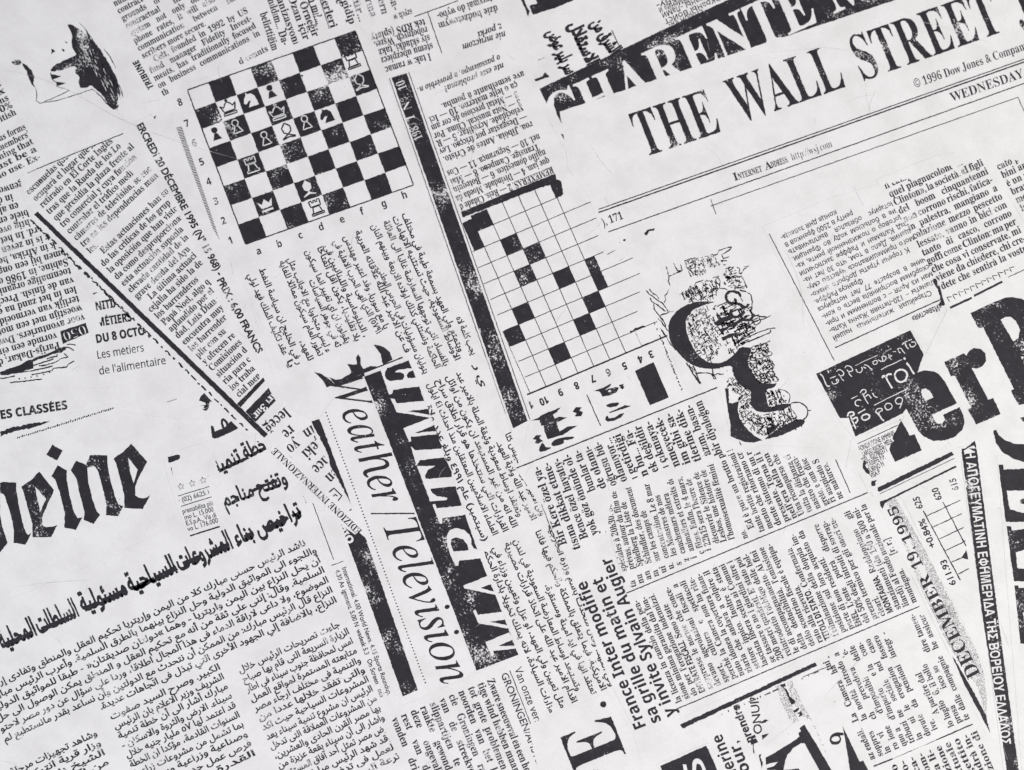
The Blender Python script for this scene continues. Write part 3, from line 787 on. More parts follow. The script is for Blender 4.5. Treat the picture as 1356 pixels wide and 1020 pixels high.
shape(c, 'thick_border', Z(560, 180, 4.2375, [(213, 428), (330, 380), (480, 318), (640, 252), (742, 213), (750, 245), (775, 255), (790, 330), (745, 352), (714, 276), (640, 298), (540, 336), (450, 372), (360, 406), (222, 458)]), mat=M_WORN, amp=1.3, keep=False)
c.sub = None
for t, x, y in (('1', 700.5, 537), ('10', 718, 530.5), ('9', 739.6, 520.5), ('8', 761, 511.5), ('7', 782.5, 502.5), ('6', 803, 494), ('5', 824.5, 485.5), ('4', 845.4, 476.5), ('3', 859.5, 470)):
    o = (x + (6.4 if t == '10' else 3.6), y - 6.2); run(c, 'grid_number', t, o, ang=157.5, em=13.5, st='sb', sq=.8, keep=False)
shape(c, 'black_rectangle', [(840.6, 491.4), (865.4, 479.6), (885.4, 526.3), (860.6, 537)], keep=False)
rule(c, 776.9, 522.8, 795.3, 564, 1.4)
K = lambda p: Z(690, 500, 6.78, p)
shape(c, 'arabic_lettering', K([(90, 390), (160, 360), (180, 340), (250, 310), (300, 290), (358, 265), (320, 310), (285, 335), (300, 370), (340, 352), (418, 362), (360, 385), (320, 405), (328, 440), (345, 485), (420, 440), (508, 430), (430, 480), (380, 515), (240, 555), (215, 500), (205, 460), (205, 430), (180, 432), (165, 385), (130, 385)]), keep=False)
shape(c, 'arabic_lettering', K([(160, 640), (190, 580), (205, 600), (225, 625), (280, 630), (230, 655), (180, 672), (160, 665)]), K([(270, 600), (290, 565), (350, 540), (480, 528), (470, 550), (410, 565), (400, 560), (380, 570), (390, 585), (340, 610), (285, 620)]), keep=False, sm=1)
shape(c, 'arabic_lettering', K([(140, 515), (185, 520), (165, 545), (200, 570), (150, 598), (122, 590), (140, 562), (102, 552)]), K([(490, 268), (545, 268), (525, 298), (557, 312), (540, 350), (482, 350), (500, 322), (463, 308)]), keep=False)
shape(c, 'arabic_lettering', K([(650, 122), (715, 100), (810, 55), (800, 80), (755, 112), (810, 95), (850, 85), (880, 95), (860, 130), (800, 160), (730, 175), (715, 140), (700, 125)]), keep=False, holes=[K([(780, 122), (800, 112), (812, 126), (792, 136)])])
shape(c, 'arabic_lettering', K([(765, 245), (820, 228), (870, 225), (882, 238), (855, 260), (830, 265), (800, 272), (770, 262)]), K([(785, 312), (860, 280), (930, 250), (990, 255), (940, 275), (860, 300), (800, 320)]),
      K([(755, 380), (762, 350), (778, 342), (785, 368), (840, 360), (880, 330), (928, 320), (900, 360), (830, 390), (775, 398)]), K([(885, 65), (925, 58), (915, 75), (928, 85), (915, 108), (885, 95), (895, 85), (878, 78)]), keep=False)
r = random.Random(4)
lines(c, 'broken_rule', [[(866.5 + 37.5 * t / 60 + r.uniform(-.8, .8), 427 + 92 * t / 60), (866.5 + 37.5 * (t + .8) / 60 + r.uniform(-.8, .8), 427 + 92 * (t + .8) / 60)] for t in range(60) if r.random() < .75], 1.6, amp=1.4, keep=False)
lines(c, 'broken_rule', [Z(640, 380, 4.2375, [(825, 255), (850, 240), (880, 228), (905, 220)])], 3, amp=2, keep=False)
sg = []
for (x0, y0, x1, y1) in ((804, 337, 816, 331), (820, 345, 828, 340), (712, 80, 722, 76)): sg.append([(x0, y0), (x1, y1)])
lines(c, 'broken_rule', sg, .8, amp=1.2, keep=False, mat=M_FADED)

# ------------------------------------------------------------------ top: Cyrillic, Arabic words, Charente band
c = clip('newspaper_clipping', 'fragment with a dark shaded box and a pen-like black stroke at the top edge',
         [(670, -30), (850, -30), (800, 4), (676, 52)], 1)
K = lambda p: Z(690, 0, 6.78, p)
shape(c, 'shaded_box', K([(80, 55), (110, 40), (150, 30), (130, 0), (200, -20), (470, -20), (460, 10), (300, 70), (110, 130), (92, 110)]), mat=M_WORN, amp=1.3, keep=False)
lines(c, 'box_outline', [K([(80, 50), (108, 130), (300, 70), (470, 0)])], 1.2, amp=1, keep=False)
shape(c, 'pen_stroke', K([(-10, -20), (20, -20), (50, 60), (78, 100), (62, 155), (40, 90)]), keep=False)
c = clip('newspaper_clipping', 'three short sideways Arabic words in heavy type above the black Charente band',
         [(676, 52), (800, 4), (850, -30), (862, 10), (878, 42), (822, 66), (720, 114), (708, 100)], 1)
rule(c, 676, 48.5, 800, -.5, 1.0)
for t, x0, y0, x1, y1 in (('سر بلير عوض', 724, 43, 750, 100), ('الاستقلال', 753, 33, 779, 88), ('الشرق من', 782, 31, 810, 74)):
    run(c, 'arabic_word', t, (x0, y0), (x1, y1), em=24, st='a', w=.085, keep=False)
rule(c, 810, 40, 822, 65, 1.2, keep=False)
c = clip('newspaper_clipping', 'upside-down Cyrillic lines at the top edge between a thin rule and the black Charente band',
         [(850, -30), (1000, -30), (962, 4), (880, 42)], 1)
rule(c, 852, -2, 875, 41, 1.2)
for i, t in enumerate(('ситуацию «я-', 'кие экраны воистину', 'ны экраны и видео', 'По- именно этот театр', 'тельную нову')):
    pass
for t, x0, y0, x1, y1 in (('нову-', 905, -5, 868, 9), ('«По- ивмени» и', 933, -10, 871, 15), ('ны экраны -лами', 958, -14, 875, 22), ('кие экраны воист', 975, -12, 879, 30), ('сторон «я-', 930, 16, 884, 35)):
    run(c, 'text_line', t, (x0, y0 - 4), (x1, y1 - 4), em=13, st='c', keep=False)
c = clip('masthead_clipping', 'worn black band with big white letters CHARENTE, partly covered by the Wall Street masthead',
         [(706, 106), (714, 117), (962, 2), (1010, -30), (1270, -30), (1190, 14), (960, 80), (748, 200)], 3, 'newspaper masthead')
_b = shape(c, 'black_band', [(714.4, 117.8), (875, 41), (966, -1), (1010, -30), (1270, -30), (1190, 20), (960, 90), (751, 196), (748.8, 190)], mat=M_WORN, amp=.8, keep=False)
shape(c, 'ink_fragment', K([(118, 715), (190, 685), (215, 650), (258, 690), (130, 732)]), mat=M_WORN, keep=False, amp=1)
c.sub = _b
run(c, 'white_lettering', 'CHARENTE', (736, 187), (1085, 28), em=86, st='b', w=.004, mat=M_KNOCK, z=2, letters='white_letter', keep=False, lean=-1)
run(c, 'white_lettering', 'MARITIME', (1103, 19), (1450, -140), em=86, st='b', w=.004, mat=M_KNOCK, z=2, letters='white_letter', keep=[(1000, -30), (1400, -30), (1400, 60), (1000, 60)])

WS = [(741, 148), (1185, 0.5), (1276, -30), (1400, -30), (1400, 160), (1370, 215), (1240, 200), (1178, 226), (1100, 262), (960, 300), (878, 318), (860, 320), (800, 318), (780, 262), (752, 222), (748, 190)]
c = clip('masthead_clipping', 'masthead THE WALL STREET J in tall condensed serif capitals with double rule beneath', WS, 5, 'newspaper masthead')
for t, a_ in (('THE', (853, 208.6, 957.5, 174.2)), ('WALL', (981, 163.5, 1121.5, 114.8)), ('STREET', (1141, 108.2, 1331, 41.2)), ('JOURNAL', (1352, 36, 1560, -37))):
    run(c, 'masthead', t, a_[:2], a_[2:], em=90, st='b', w=-.003, lean=3.4, letters='masthead_letter', mat=M_WORN, keep=[(700, -30), (1400, -30), (1400, 300), (700, 300)] if t != 'JOURNAL' else [(1300, -30), (1400, -30), (1400, 60), (1300, 60)])
for a_ in ((792.4, 277.5, 1000, 204.5, 1.4), (1000, 204.5, 1362, 76.5, 1.4), (792.6, 281.6, 1000, 208.4, 1.9), (1000, 208.4, 1362, 80.2, 1.9), (805.4, 307.4, 1362, 108.5, 1.4), (941, 273, 1348, 129, 1.1), (1348, 129, 1364, 166, 1.1), (941, 264, 948, 284, 1.0)):
    rule(c, *a_[:4], a_[4], amp=.5)
run(c, 'small_caps', 'I', (973, 239.8), ang=-19.1, em=14, st='b', sq=.9)
run(c, 'small_caps', 'NTERNET', (978.5, 238), (1010, 227), em=11, st='b'); run(c, 'small_caps', 'A', (1014.5, 225.4), ang=-19.1, em=14, st='b'); run(c, 'small_caps', 'DDRESS:', (1022, 222.6), (1045, 214.6), em=11, st='b')
run(c, 'text_line', 'http://wsj.com', (1049, 213.3), (1103, 194.6), em=14.5, st='b', w=-.02)
run(c, 'text_line', '), 171', (799, 299.5), (826, 289.6), em=14)
run(c, 'text_line', '© 1996 Dow Jones & Company. All', (1212, 116.8), (1382, 57.5), em=15.5, st='b', w=0.0, keep=[(1200, 0), (1380, 0), (1380, 140), (1200, 140)])
run(c, 'date_line', 'WEDNESDAY, JAN', (1261, 135.2), (1392, 90), em=18, st='b', w=0.0)
shape(c, 'ink_fragment', Z(560, 180, 4.2375, [(1240, 550), (1258, 528), (1300, 520), (1300, 530), (1270, 535), (1255, 560)]), Z(560, 180, 4.2375, [(1125, 580), (1138, 578), (1136, 592), (1122, 590)]), Z(560, 180, 4.2375, [(1100, 598), (1106, 596), (1104, 602)]), keep=False, amp=1)

# ------------------------------------------------------------------ Italian (Clinton) and Cyrillic columns
c = clip('newspaper_clipping', 'upside-down Cyrillic column with a thin vertical rule on its left and «Известия» below',
         [(1010, 300), (1100, 262), (1180, 240), (1188, 262), (1252, 396), (1250, 420), (1206, 440), (1100, 486), (1090, 470)], 3)
RU = '''>Старейшая жительница нашей
планеты – 120-летняя Жанна Каль-
ман из Арля – с волнением и при-
скорбием восприняла весть о кон-
чине в возрасте 77 лет нотариуса
Франсуа Раффре./
>К горечи утраты доброго знако-
мого примешивалось чувство сму-
щения. Дело в том, что 30 лет на-
зад Кальман и Раффре заключили
договор о пожизненной ренте, ка-
кие в большом ходу во Франции.
Нотариус обязался выплачивать
ренту в 2500 франков в
конце дня завеща-'''.split('\n')
a = math.radians(154.6)
for i, t in enumerate(RU):
    L = 157; ex, ey = 1101.9 - 4.92 * i, 446 - 9.5 * i; ind = 0
    if t[0] == '>': t = t[1:]; ind = 13
    x, y = ex - L * math.cos(a), ey - L * math.sin(a)
    run(c, 'text_line', t.strip('/'), (x + ind * math.cos(a), y + ind * math.sin(a)), ang=154.6, em=10.6, st='c', w=.018, sq=.9, just=L - ind, align='R' if i in (5, 13, 14) else 'J', keep=[(1005, 290), (1172, 252), (1196, 262), (1234, 345), (1256, 400), (1100, 480)])
rule(c, 1018.5, 309.8, 1104.8, 477.5, 1.2, keep=False); rule(c, 1105.9, 460.7, 1246, 396.4, 1.6, keep=False)
run(c, 'heading', '«Известия»', (1245.5, 402), (1206.5, 420), em=11.5, st='c', w=.03, keep=False)
shape(c, 'ink_smear', Z(1000, 200, 3.778, [(888, 642), (905, 640), (915, 670), (935, 690), (942, 730), (960, 748), (945, 775), (915, 770), (928, 745), (915, 700), (895, 665)]), mat=M_INK, amp=1.8, keep=False)
c = clip('newspaper_clipping', 'Italian column mentioning Clinton, justified, beside the upside-down Cyrillic column at the right',
         [(1160, 238), (1240, 206), (1306, 196), (1312, 214), (1400, 380), (1290, 404), (1254, 412), (1236, 352), (1196, 292)], 4)
block(c, (1172.8, 250.6), -24.6, (6.25, 11.1), 129.5, 13.2, '''
il campione di cui era/
quel piagnucolone di/
Clinton», la società. «I figli
del boom cinquantenni
non corrono rischi, fatica-
in palestra, mangiano a
colazione mezzo pescetto
lessato, vanno in bici con
tanto di casco, corrono
goffi come Clinton: ma per
che cosa vi conservate, mi
viene da chiedere, chi cre-
dete che sentirà la vostra''', sq=.8, keep=[(1165, 248), (1195, 238), (1215, 236), (1256, 216), (1262, 224), (1300, 204), (1400, 380), (1250, 408), (1190, 284)])
lines(c, 'broken_lettering', [[(1257 + 7.5 * i, 400 - 3.6 * i), (1254 + 7.5 * i, 394 - 3.6 * i), (1260.5 + 7.5 * i, 393.5 - 3.6 * i)] for i in range(12)], 1.2, amp=1.1, keep=False)
rule(c, 1258, 407.8, 1287, 394.5, 3.0, keep=False); rule(c, 1289.8, 392, 1327.4, 373, 3.0, keep=False); rule(c, 1334.8, 367.3, 1372, 350, 1.2, keep=False)
c = clip('newspaper_clipping', 'right-edge slice of another Italian column beginning "cato per"',
         [(1306, 196), (1400, 160), (1400, 380), (1360, 300), (1314, 222)], 4)
for i, t in enumerate(('cato per il resto', 'bini anche', 'è un modo', 'brano', 'me la', 'la')):
    run(c, 'text_line', t, (1322 + 6.2 * i, 225.5 + 11.0 * i), ang=-24.6, em=13.2, sq=.8)
lines(c, 'broken_lettering', [[(1282 + 3.2 * i, 204 - 1.35 * i + (i * 7 % 3) - 1), (1284 + 3.2 * i, 202 - 1.35 * i + (i * 5 % 3) - 1)] for i in range(7)], .9, amp=1.2, keep=False, mat=M_FADED)
run(c, 'text_line', 'Zanna. Vita', (1310, 194), (1353, 179), em=11, keep=False, st='bi', drop=.15)
shape(c, 'ink_fragment', Z(1000, 0, 3.778, [(618, 808), (640, 800), (638, 808), (622, 813)]), Z(1000, 0, 3.778, [(690, 780), (718, 772), (715, 784), (695, 790)]), Z(1000, 0, 3.778, [(480, 850), (494, 848), (490, 854)]), keep=False)
# ------------------------------------------------------------------ engraving
c = clip('engraving_clipping', 'engraved view of domes and towers inside big black curling capital letters, centre right',
         [(836, 330), (880, 318), (960, 300), (1012, 312), (1080, 440), (1090, 470), (1122, 556), (1112, 600), (1086, 594), (1000, 584), (966, 574), (952, 512), (914, 520), (868, 424)], 1, 'newspaper engraving')
E1 = lambda p: Z(820, 280, 3.09, p); E2 = lambda p: Z(870, 400, 5.1, p); E3 = lambda p: Z(850, 320, 8.5, p)
def scat(poly, n, L, ang, w, jit=.28, seed=1, dots=0, two=True):
    r = random.Random(seed); xs = [p[0] for p in poly]; ys = [p[1] for p in poly]; out = []
    P = np.array([[r.uniform(min(xs), max(xs)), r.uniform(min(ys), max(ys))] for _ in range(n * 4)]); P = P[inside(P, poly)][:n]
    for x, y in P:
        a = math.radians(ang + (90 if two and r.random() < .4 else 0)) + r.uniform(-jit, jit) * .5; l = L * r.uniform(.3, 1.3)
        out.append([(x, y), (x + l * .5 * math.cos(a) + r.uniform(-.5, .5), y + l * .5 * math.sin(a) + r.uniform(-.5, .5)), (x + l * math.cos(a), y + l * math.sin(a))])
    return out
shape(c, 'engraved_letter', E2([(395, 0), (330, -5), (230, 5), (150, 45), (90, 110), (72, 180), (85, 260), (130, 330), (190, 395), (240, 430), (310, 448), (390, 455), (460, 438), (505, 428), (510, 480), (540, 540), (590, 585), (635, 600), (635, 650), (630, 690), (655, 730), (710, 748), (790, 742), (870, 720), (910, 700), (900, 685), (830, 690), (770, 720), (745, 690), (735, 620),
     (740, 590), (790, 580), (815, 545), (770, 555), (720, 550), (670, 520), (635, 470), (612, 410), (620, 370), (645, 310), (560, 300), (530, 345), (480, 390), (430, 412), (370, 415), (310, 390), (255, 330), (215, 250), (192, 180), (195, 120), (230, 65), (290, 30), (350, 12)]), mat=M_INK, amp=1.0, sm=1, keep=False)
shape(c, 'engraved_letter', E2([(458, 583), (482, 583), (487, 680), (510, 685), (555, 670), (545, 730), (560, 790), (610, 860), (660, 905), (715, 935), (650, 950), (590, 945), (540, 925), (497, 908), (495, 830), (480, 740), (465, 640)]), mat=M_INK, amp=1.0, keep=False)
shape(c, 'engraved_letter', E2([(715, 935), (780, 880), (850, 840), (920, 800), (960, 790), (1005, 800), (985, 830), (930, 860), (860, 895), (790, 915)]), mat=M_INK, amp=1.0, sm=1, keep=False)
shape(c, 'engraved_arch', E2([(735, 850), (800, 830), (835, 828), (790, 870), (750, 900)]), amp=1.2, keep=False)
shape(c, 'engraved_arch', E2([(405, 600), (412, 640), (398, 635)]), E2([(555, 935), (575, 970), (560, 965)]), amp=1, keep=False)
OUT = 'engraved_outline'
lines(c, OUT, [E2([(905, 685), (950, 675), (990, 690), (1018, 720), (1018, 770), (985, 800)]), E2([(975, 820), (975, 845)]), E2([(930, 850), (940, 865)]), E2([(830, 590), (870, 600), (902, 630), (890, 680)]), E2([(830, 600), (840, 650), (870, 680)]),
               E2([(1018, 735), (1040, 730)]), E2([(550, 265), (620, 235), (700, 200), (760, 178), (800, 178)]), E2([(560, 285), (640, 260), (720, 225), (770, 205), (768, 185)]), E2([(650, 300), (720, 285), (765, 260)]),
               E2([(560, 150), (600, 170), (680, 120), (720, 115), (770, 92)]), E2([(640, 80), (690, 100), (740, 100)]), E2([(650, 130), (660, 160), (700, 140), (690, 100)])], 1.5, amp=1.2, keep=False, curve=1)
ring = lambda cx, cy, rx, ry, k=12: [(cx + rx * math.cos(t * 6.2832 / k), cy + ry * math.sin(t * 6.2832 / k)) for t in range(k + 1)]
lines(c, 'engraved_scroll', [E3([(1115, 620), (1095, 580), (1040, 560), (975, 570), (942, 605), (955, 660), (1000, 700), (1040, 700), (1060, 660), (1030, 655)]), E3([(1040, 690), (1090, 700), (1140, 740), (1185, 740), (1200, 700)]),
     E3([(1010, 760), (995, 810), (1030, 850), (1085, 850), (1110, 815), (1150, 800)]), E3([(1110, 830), (1130, 870), (1180, 890), (1230, 880), (1250, 830)])], 3.6, amp=1.4, keep=False, curve=2)
lines(c, OUT, [E3(p) for p in ([(1100, 550), (1160, 560), (1225, 600), (1240, 680), (1240, 750), (1210, 780)], [(1110, 620), (1140, 680)], [(600, 470), (690, 435)], [(600, 470), (640, 550), (680, 660)], [(850, 400), (880, 450), (870, 520), (940, 530), (960, 545)], [(820, 450), (850, 520), (840, 590), (770, 610), (740, 640)],
     [(480, 210), (500, 280), (550, 380), (560, 395)], [(480, 215), (600, 180)], [(590, 240), (520, 300), (600, 380), (600, 240)], [(960, 410), (1120, 390), (1150, 440), (1185, 520)], [(980, 450), (1030, 440)], [(1040, 540), (1060, 510), (1100, 520), (1140, 500)],
     [(1070, 290), (1100, 300), (1090, 350), (1120, 360), (1150, 310), (1210, 275), (1150, 285)], [(800, 160), (850, 140), (870, 100), (950, 70), (1010, 65), (980, 100), (900, 150), (920, 190), (980, 175)], [(890, 215), (960, 215)], [(350, 240), (380, 290), (400, 330), (460, 325), (430, 255)],
     [(270, 280), (290, 330), (300, 400), (300, 450), (315, 495)], [(300, 540), (290, 580), (255, 610), (270, 650), (250, 690)], [(300, 390), (400, 350), (450, 330)])], 1.35, amp=1.5, keep=False)
lines(c, 'engraved_leaf', [E3(p) for p in ([(15, 515), (80, 590), (160, 650), (240, 700), (300, 790)], [(80, 535), (130, 590), (180, 610), (190, 650)], [(95, 640), (110, 680), (140, 690), (210, 740), (270, 790)], [(130, 690), (140, 760), (200, 840), (290, 800), (360, 785)], [(200, 840), (250, 900), (270, 960)],
     [(180, 860), (220, 900), (240, 930), (290, 1010)], [(120, 905), (160, 960), (180, 1010)], [(150, 930), (200, 980), (240, 1015)], [(0, 975), (60, 955), (110, 935)])], 1.4, amp=1.6, keep=False)
lines(c, 'engraved_leaf', [E2(p) for p in ([(0, 180), (40, 200), (90, 280), (130, 330)], [(200, 410), (230, 460), (290, 555)], [(215, 425), (260, 480), (300, 555)], [(240, 430), (270, 480), (340, 480), (375, 495), (410, 485), (450, 490)], [(375, 455), (380, 490), (400, 520), (385, 520), (370, 480)], [(470, 465), (475, 465)])], 1.6, amp=1.6, keep=False)
shape(c, 'engraved_leaf', E2([(210, 420), (240, 470), (270, 510), (302, 550), (290, 562), (255, 500), (225, 450)]), amp=1.4, keep=False)
H = 'engraved_hatching'
lines(c, H, scat(E2([(195, 120), (230, 65), (290, 35), (350, 20), (372, 100), (400, 200), (430, 300), (400, 345), (360, 405), (300, 370), (225, 250)]), 300, 4.4, 60, 1, seed=11), 1.05, amp=1, keep=False)
lines(c, H, scat(E2([(365, 40), (420, 10), (600, 0), (640, 60), (660, 170), (560, 290), (480, 360), (440, 280), (390, 180)]), 210, 8, -26, 1, seed=12), 1.5, amp=1.3, keep=False)
shape(c, 'engraved_wall', E2([(385, 140), (430, 110), (510, 90), (540, 95), (470, 130), (400, 165)]), E2([(420, 190), (470, 165), (555, 120), (590, 125), (500, 170), (440, 205)]), E2([(435, 240), (490, 215), (560, 205), (500, 240), (445, 262)]), E2([(560, 280), (590, 262), (595, 285), (575, 295)]), amp=1.6, keep=False)
lines(c, H, scat(E2([(640, 300), (740, 270), (790, 430), (820, 530), (740, 560), (660, 520), (618, 440), (620, 370)]), 190, 5, 62, 1, seed=13), 1.35, amp=1.2, keep=False)
for k, (x, y, rx) in enumerate(((690, 330, 22), (735, 320, 20), (760, 350, 18), (735, 385, 24), (690, 400, 20), (760, 440, 22), (680, 480, 20), (720, 500, 24), (770, 490, 26), (800, 520, 22), (655, 430, 22), (650, 385, 16))):
    lines(c, 'engraved_dome', [E2(ring(x, y, rx, rx * .8, 9))], 1.2, amp=1, keep=False)
lines(c, H, scat(E2([(735, 590), (820, 580), (890, 680), (770, 715)]), 70, 5, 64, 1, seed=14), 1.3, amp=1.2, keep=False)
lines(c, H, scat(E2([(480, 490), (530, 520), (640, 610), (640, 740), (700, 760), (720, 900), (620, 850), (555, 770), (560, 640), (480, 560)]), 230, 5, 58, 1, seed=15), 1.05, amp=1.1, keep=False)
lines(c, H, scat(E2([(730, 760), (900, 690), (950, 790), (740, 900), (690, 800)]), 170, 6, 66, 1, seed=16, two=True), 1.15, amp=1, keep=False)
lines(c, H, scat(E3([(480, 210), (600, 180), (800, 130), (850, 200), (870, 260), (720, 300), (700, 370), (570, 390)]), 120, 3.4, 62, 1, seed=17), 1.0, amp=1, keep=False)
lines(c, H, scat(E3([(430, 560), (600, 480), (860, 380), (860, 560), (760, 650), (560, 680)]), 170, 4.2, 62, 1, seed=18), 1.15, amp=1, keep=False)
lines(c, H, scat(E3([(920, 300), (1000, 260), (1180, 520), (1040, 540), (900, 480)]), 80, 4, -24, 1, seed=19), 1.2, amp=1, keep=False)
lines(c, 'engraved_pillar', [E3([(x, 540 - (x - 520) * .5), (x + 35, 620 - (x - 520) * .5)]) for x in (450, 490, 525, 545, 575)], 2.0, amp=1, keep=False)
shape(c, 'ink_fragment', E3([(520, 655), (585, 635), (590, 650), (530, 668)]), E3([(895, 210), (915, 205), (910, 235), (890, 225)]), E3([(915, 258), (950, 255), (930, 272)]), keep=False, amp=1)

# ------------------------------------------------------------------ Arabic columns in the middle
AM = [(318, 356), (335, 345), (410, 318), (520, 288), (562, 262), (676, 569), (688, 618), (716, 672), (745, 730), (815, 905), (800, 924), (748, 950), (724, 960), (690, 880), (626, 712), (560, 520), (520, 478), (470, 462), (400, 500), (372, 500), (345, 430)]
c = clip('newspaper_clipping', 'long sideways Arabic columns running from under the chess board down beside the black serif band', AM, 1)
ar(c, [('يجب كلمة لاه', 603.8, 421, 624.8, 471), ('ويتمتع ولي العهد بسمعة طيبة في مختلف', 531.7, 284, 608, 467), ('الاوساط السعودية، حيث تستثنيه الاتهامات', 519.4, 288, 603, 478.5), ('بالفساد التي توجهها المعارضة غالبا الى العائلة', 507, 294, 588, 486),
       ('الحاكمة وتستثني كذلك اولاده الاربعة وبينهم اثنان', 491.6, 299, 577, 489), ('يتوليان مسؤوليات في الحرس الوطني.', 498.8, 354, 561.5, 496), ('ف عن الامير عبد الله علاقاته العربية', 470, 307, 537, 468), ('يا مع سوريا. وقد اعتبر مهندس', 454.5, 314, 509, 437),
       ('١٩٧٥) الذي انهى الحرب الاهلية في', 441, 320, 499, 443), ('، الدبلوماسية واللبنانيين في', 429, 326, 482, 448), ('بلا تقليديا، يكون اقل انفتاحا', 419.6, 328, 471, 453), ('يقولون ان اي تغيير انما سيكون', 404, 333, 457.6, 456),
       ('ثه في جوهر السياسات', 409, 372, 445, 461), ('ء ليس متجاوبا مع الاجانب مثل', 380.6, 343, 432.6, 467.5), ('تطور العام سيكون مماثلا للغاية', 369.5, 347, 421.8, 472.6), ('للعهد،', 395.8, 452, 408.7, 479), ('ر في الخليج ان سياسة النفط', 343, 357, 393.8, 484),
       ('عقد تكليف الملك فهد لولي', 327.8, 364, 375, 471), ('يا', 379, 478, 383.5, 488)], em=11.8)
ar(c, [('وتعتقد اوساط سعودية وثيقة الصلة بالامير عبد', 604, 494, 686, 685.5), ('الله انه من غير المستبعد ان يكون من اوائل', 590.6, 499, 679, 700), ('القرارات التي ستتخذها هو قرار اطلاق سراح', 578, 504, 666.7, 705.5), ('العلماء الاسلاميين المعتقلين منذ احداث ١٤ ايلول', 565.8, 509, 653, 710),
       ('(سبتمبر) عام ١٩٩٤ وبلغ عدد ولاة', 563, 538, 639.8, 718), ('الامير عبد الله ولاية العهد.', 657, 586, 704, 690), ('الجيش كثا', 668.4, 575, 686.8, 617), ('ولى الامير سرى', 689, 626, 716, 684), ('ي ر', 627, 484, 638, 513),
       ('وزارات السيادة، لانه يملك تخويلا بادارة الحكم', 640.8, 731, 728, 945), ('مثل تعيين ولي العهد، او عزل وتعيين وزراء في', 652, 726, 743, 939), ('اقدام الامير عبد الله على اتخاذ قرارات مصيرية', 667.8, 720, 757.7, 932), ('وتستبعد اوساط المعارضة السعودية في لندن', 680, 716, 763.5, 916),
       ('تعتقد انها في ايد امينة ومستقرة،', 720.8, 775, 783.7, 921), ('الامريكية، فيما يتعلق بالمملكة والحكم فيها فاننا', 708.4, 704, 796.5, 915.5), ('ولي العهد. وقال متحدث باسم وزارة الخارجية', 724.7, 696, 808, 910)], em=11.8)

# ------------------------------------------------------------------ fragments between the Arabic page and the TV strip
c = clip('newspaper_clipping', 'upside-down big serif Turkish word fragments around önce and çek beside the black wedge',
         [(342, 562), (372, 538), (400, 548), (412, 556), (426, 552), (470, 672), (478, 700), (450, 690), (400, 640), (366, 600)], 2.5)
for t, x0, y0, ang_ in (('leceğ', 377, 539, 139), ('re', 384, 562, 139), ('yo', 391, 581, 139), ('ün', 417, 560, 147), ('çeki', 421.5, 578, 137), ('önce', 438, 595, 137), ('en', 443, 619, 137)):
    run(c, 'big_serif_word', t, (x0, y0), ang=ang_, em=23, st='b', sq=.80, w=.004, keep=[(344, 566), (372, 534), (426, 548), (474, 680), (446, 672), (366, 592)])
lines(c, 'outlined_letter', [Z(340, 570, 8.475, [(800, 705), (865, 650), (955, 735), (905, 800), (850, 745)]), Z(340, 570, 8.475, [(1070, 880), (1010, 935), (1110, 1020)]), Z(340, 570, 8.475, [(855, 745), (880, 720), (905, 740)])], 1.8, keep=False)
rule(c, *Z(340, 570, 8.475, [(360, 280)])[0], *Z(340, 570, 8.475, [(935, 852)])[0], .7, keep=False)
c = clip('newspaper_clipping', 'slanting line EDIZIONE INTERNAZIONALE in small serif capitals, running upside down towards the black bar',
         [(356, 594), (366, 588), (440, 656), (474, 690), (480, 704), (470, 708), (440, 686), (392, 650)], 4.5)
run(c, 'text_line', 'EDIZIONE INTERNAZIONALE', (480, 703), (364.5, 592.5), em=12.2, st='b', keep=False, w=.008)
c = clip('newspaper_clipping', 'thin vertical rule with small sideways programme times, 4.30 Assignment and 4.00 World News',
         [(392, 640), (410, 642), (446, 690), (536, 926), (516, 936), (452, 780), (430, 740)], 3)
rule(c, 406, 644, 441.8, 741.4, 1.1, keep=False); rule(c, 438.8, 749, 454.5, 743.3, 1.1, keep=False)
run(c, 'text_line', 'International. 4.00 World News. 4.15 Sports Roundup.', (452.5, 752), (513.5, 921.5), em=9.2, st='s', w=.03, keep=False)
run(c, 'text_line', '4.30 Assignment. 5.00 Newsdesk 5.30 On Screen Today', (443.5, 756), (505, 928), em=9.2, st='s', w=.03, keep=False, drop=.06)
lines(c, 'broken_rule', [Z(340, 570, 8.475, [(450 + i * 7.6, 540 + i * 20), (455 + i * 7.6, 552 + i * 20)]) for i in range(14)], 1.3, amp=1.4, keep=False)

# ------------------------------------------------------------------ Weather/Television strip
c = clip('newspaper_clipping', 'strip with the sideways italic title Weather/Television between a dotted rule and black bars',
         [(410, 556), (424, 552), (440, 530), (484, 500), (632, 888), (600, 906), (556, 918), (532, 926), (446, 692), (450, 679), (466, 676), (450, 640), (434, 612), (422, 590)], 4)
shape(c, 'black_wedge', Z(260, 500, 5.1, [(778, 298), (832, 280), (870, 380), (940, 570), (1050, 865), (1000, 770), (940, 655), (905, 600), (895, 540), (870, 480), (850, 440), (820, 380), (800, 350)]), amp=1.2, keep=False)
_bar = shape(c, 'black_bar', [(446.7, 681.6), (449, 681), (457, 690), (466, 699), (475, 705), (484, 712), (553.3, 914), (533.3, 922.2), (484, 783)], mat=M_WORN, amp=.9, keep=False)
lines(c, 'dotted_rule', [[(431.6 + 1.545 * i, 546 + 4.204 * i), (431.6 + 1.545 * i + .55, 546 + 4.204 * i + 1.5)] for i in range(86)], 2.0, amp=.4, keep=False)
run(c, 'italic_title', 'Weather', (436, 504), (498, 672), em=67, st='i', w=.002, letters='italic_letter', keep=False, amp=.5)
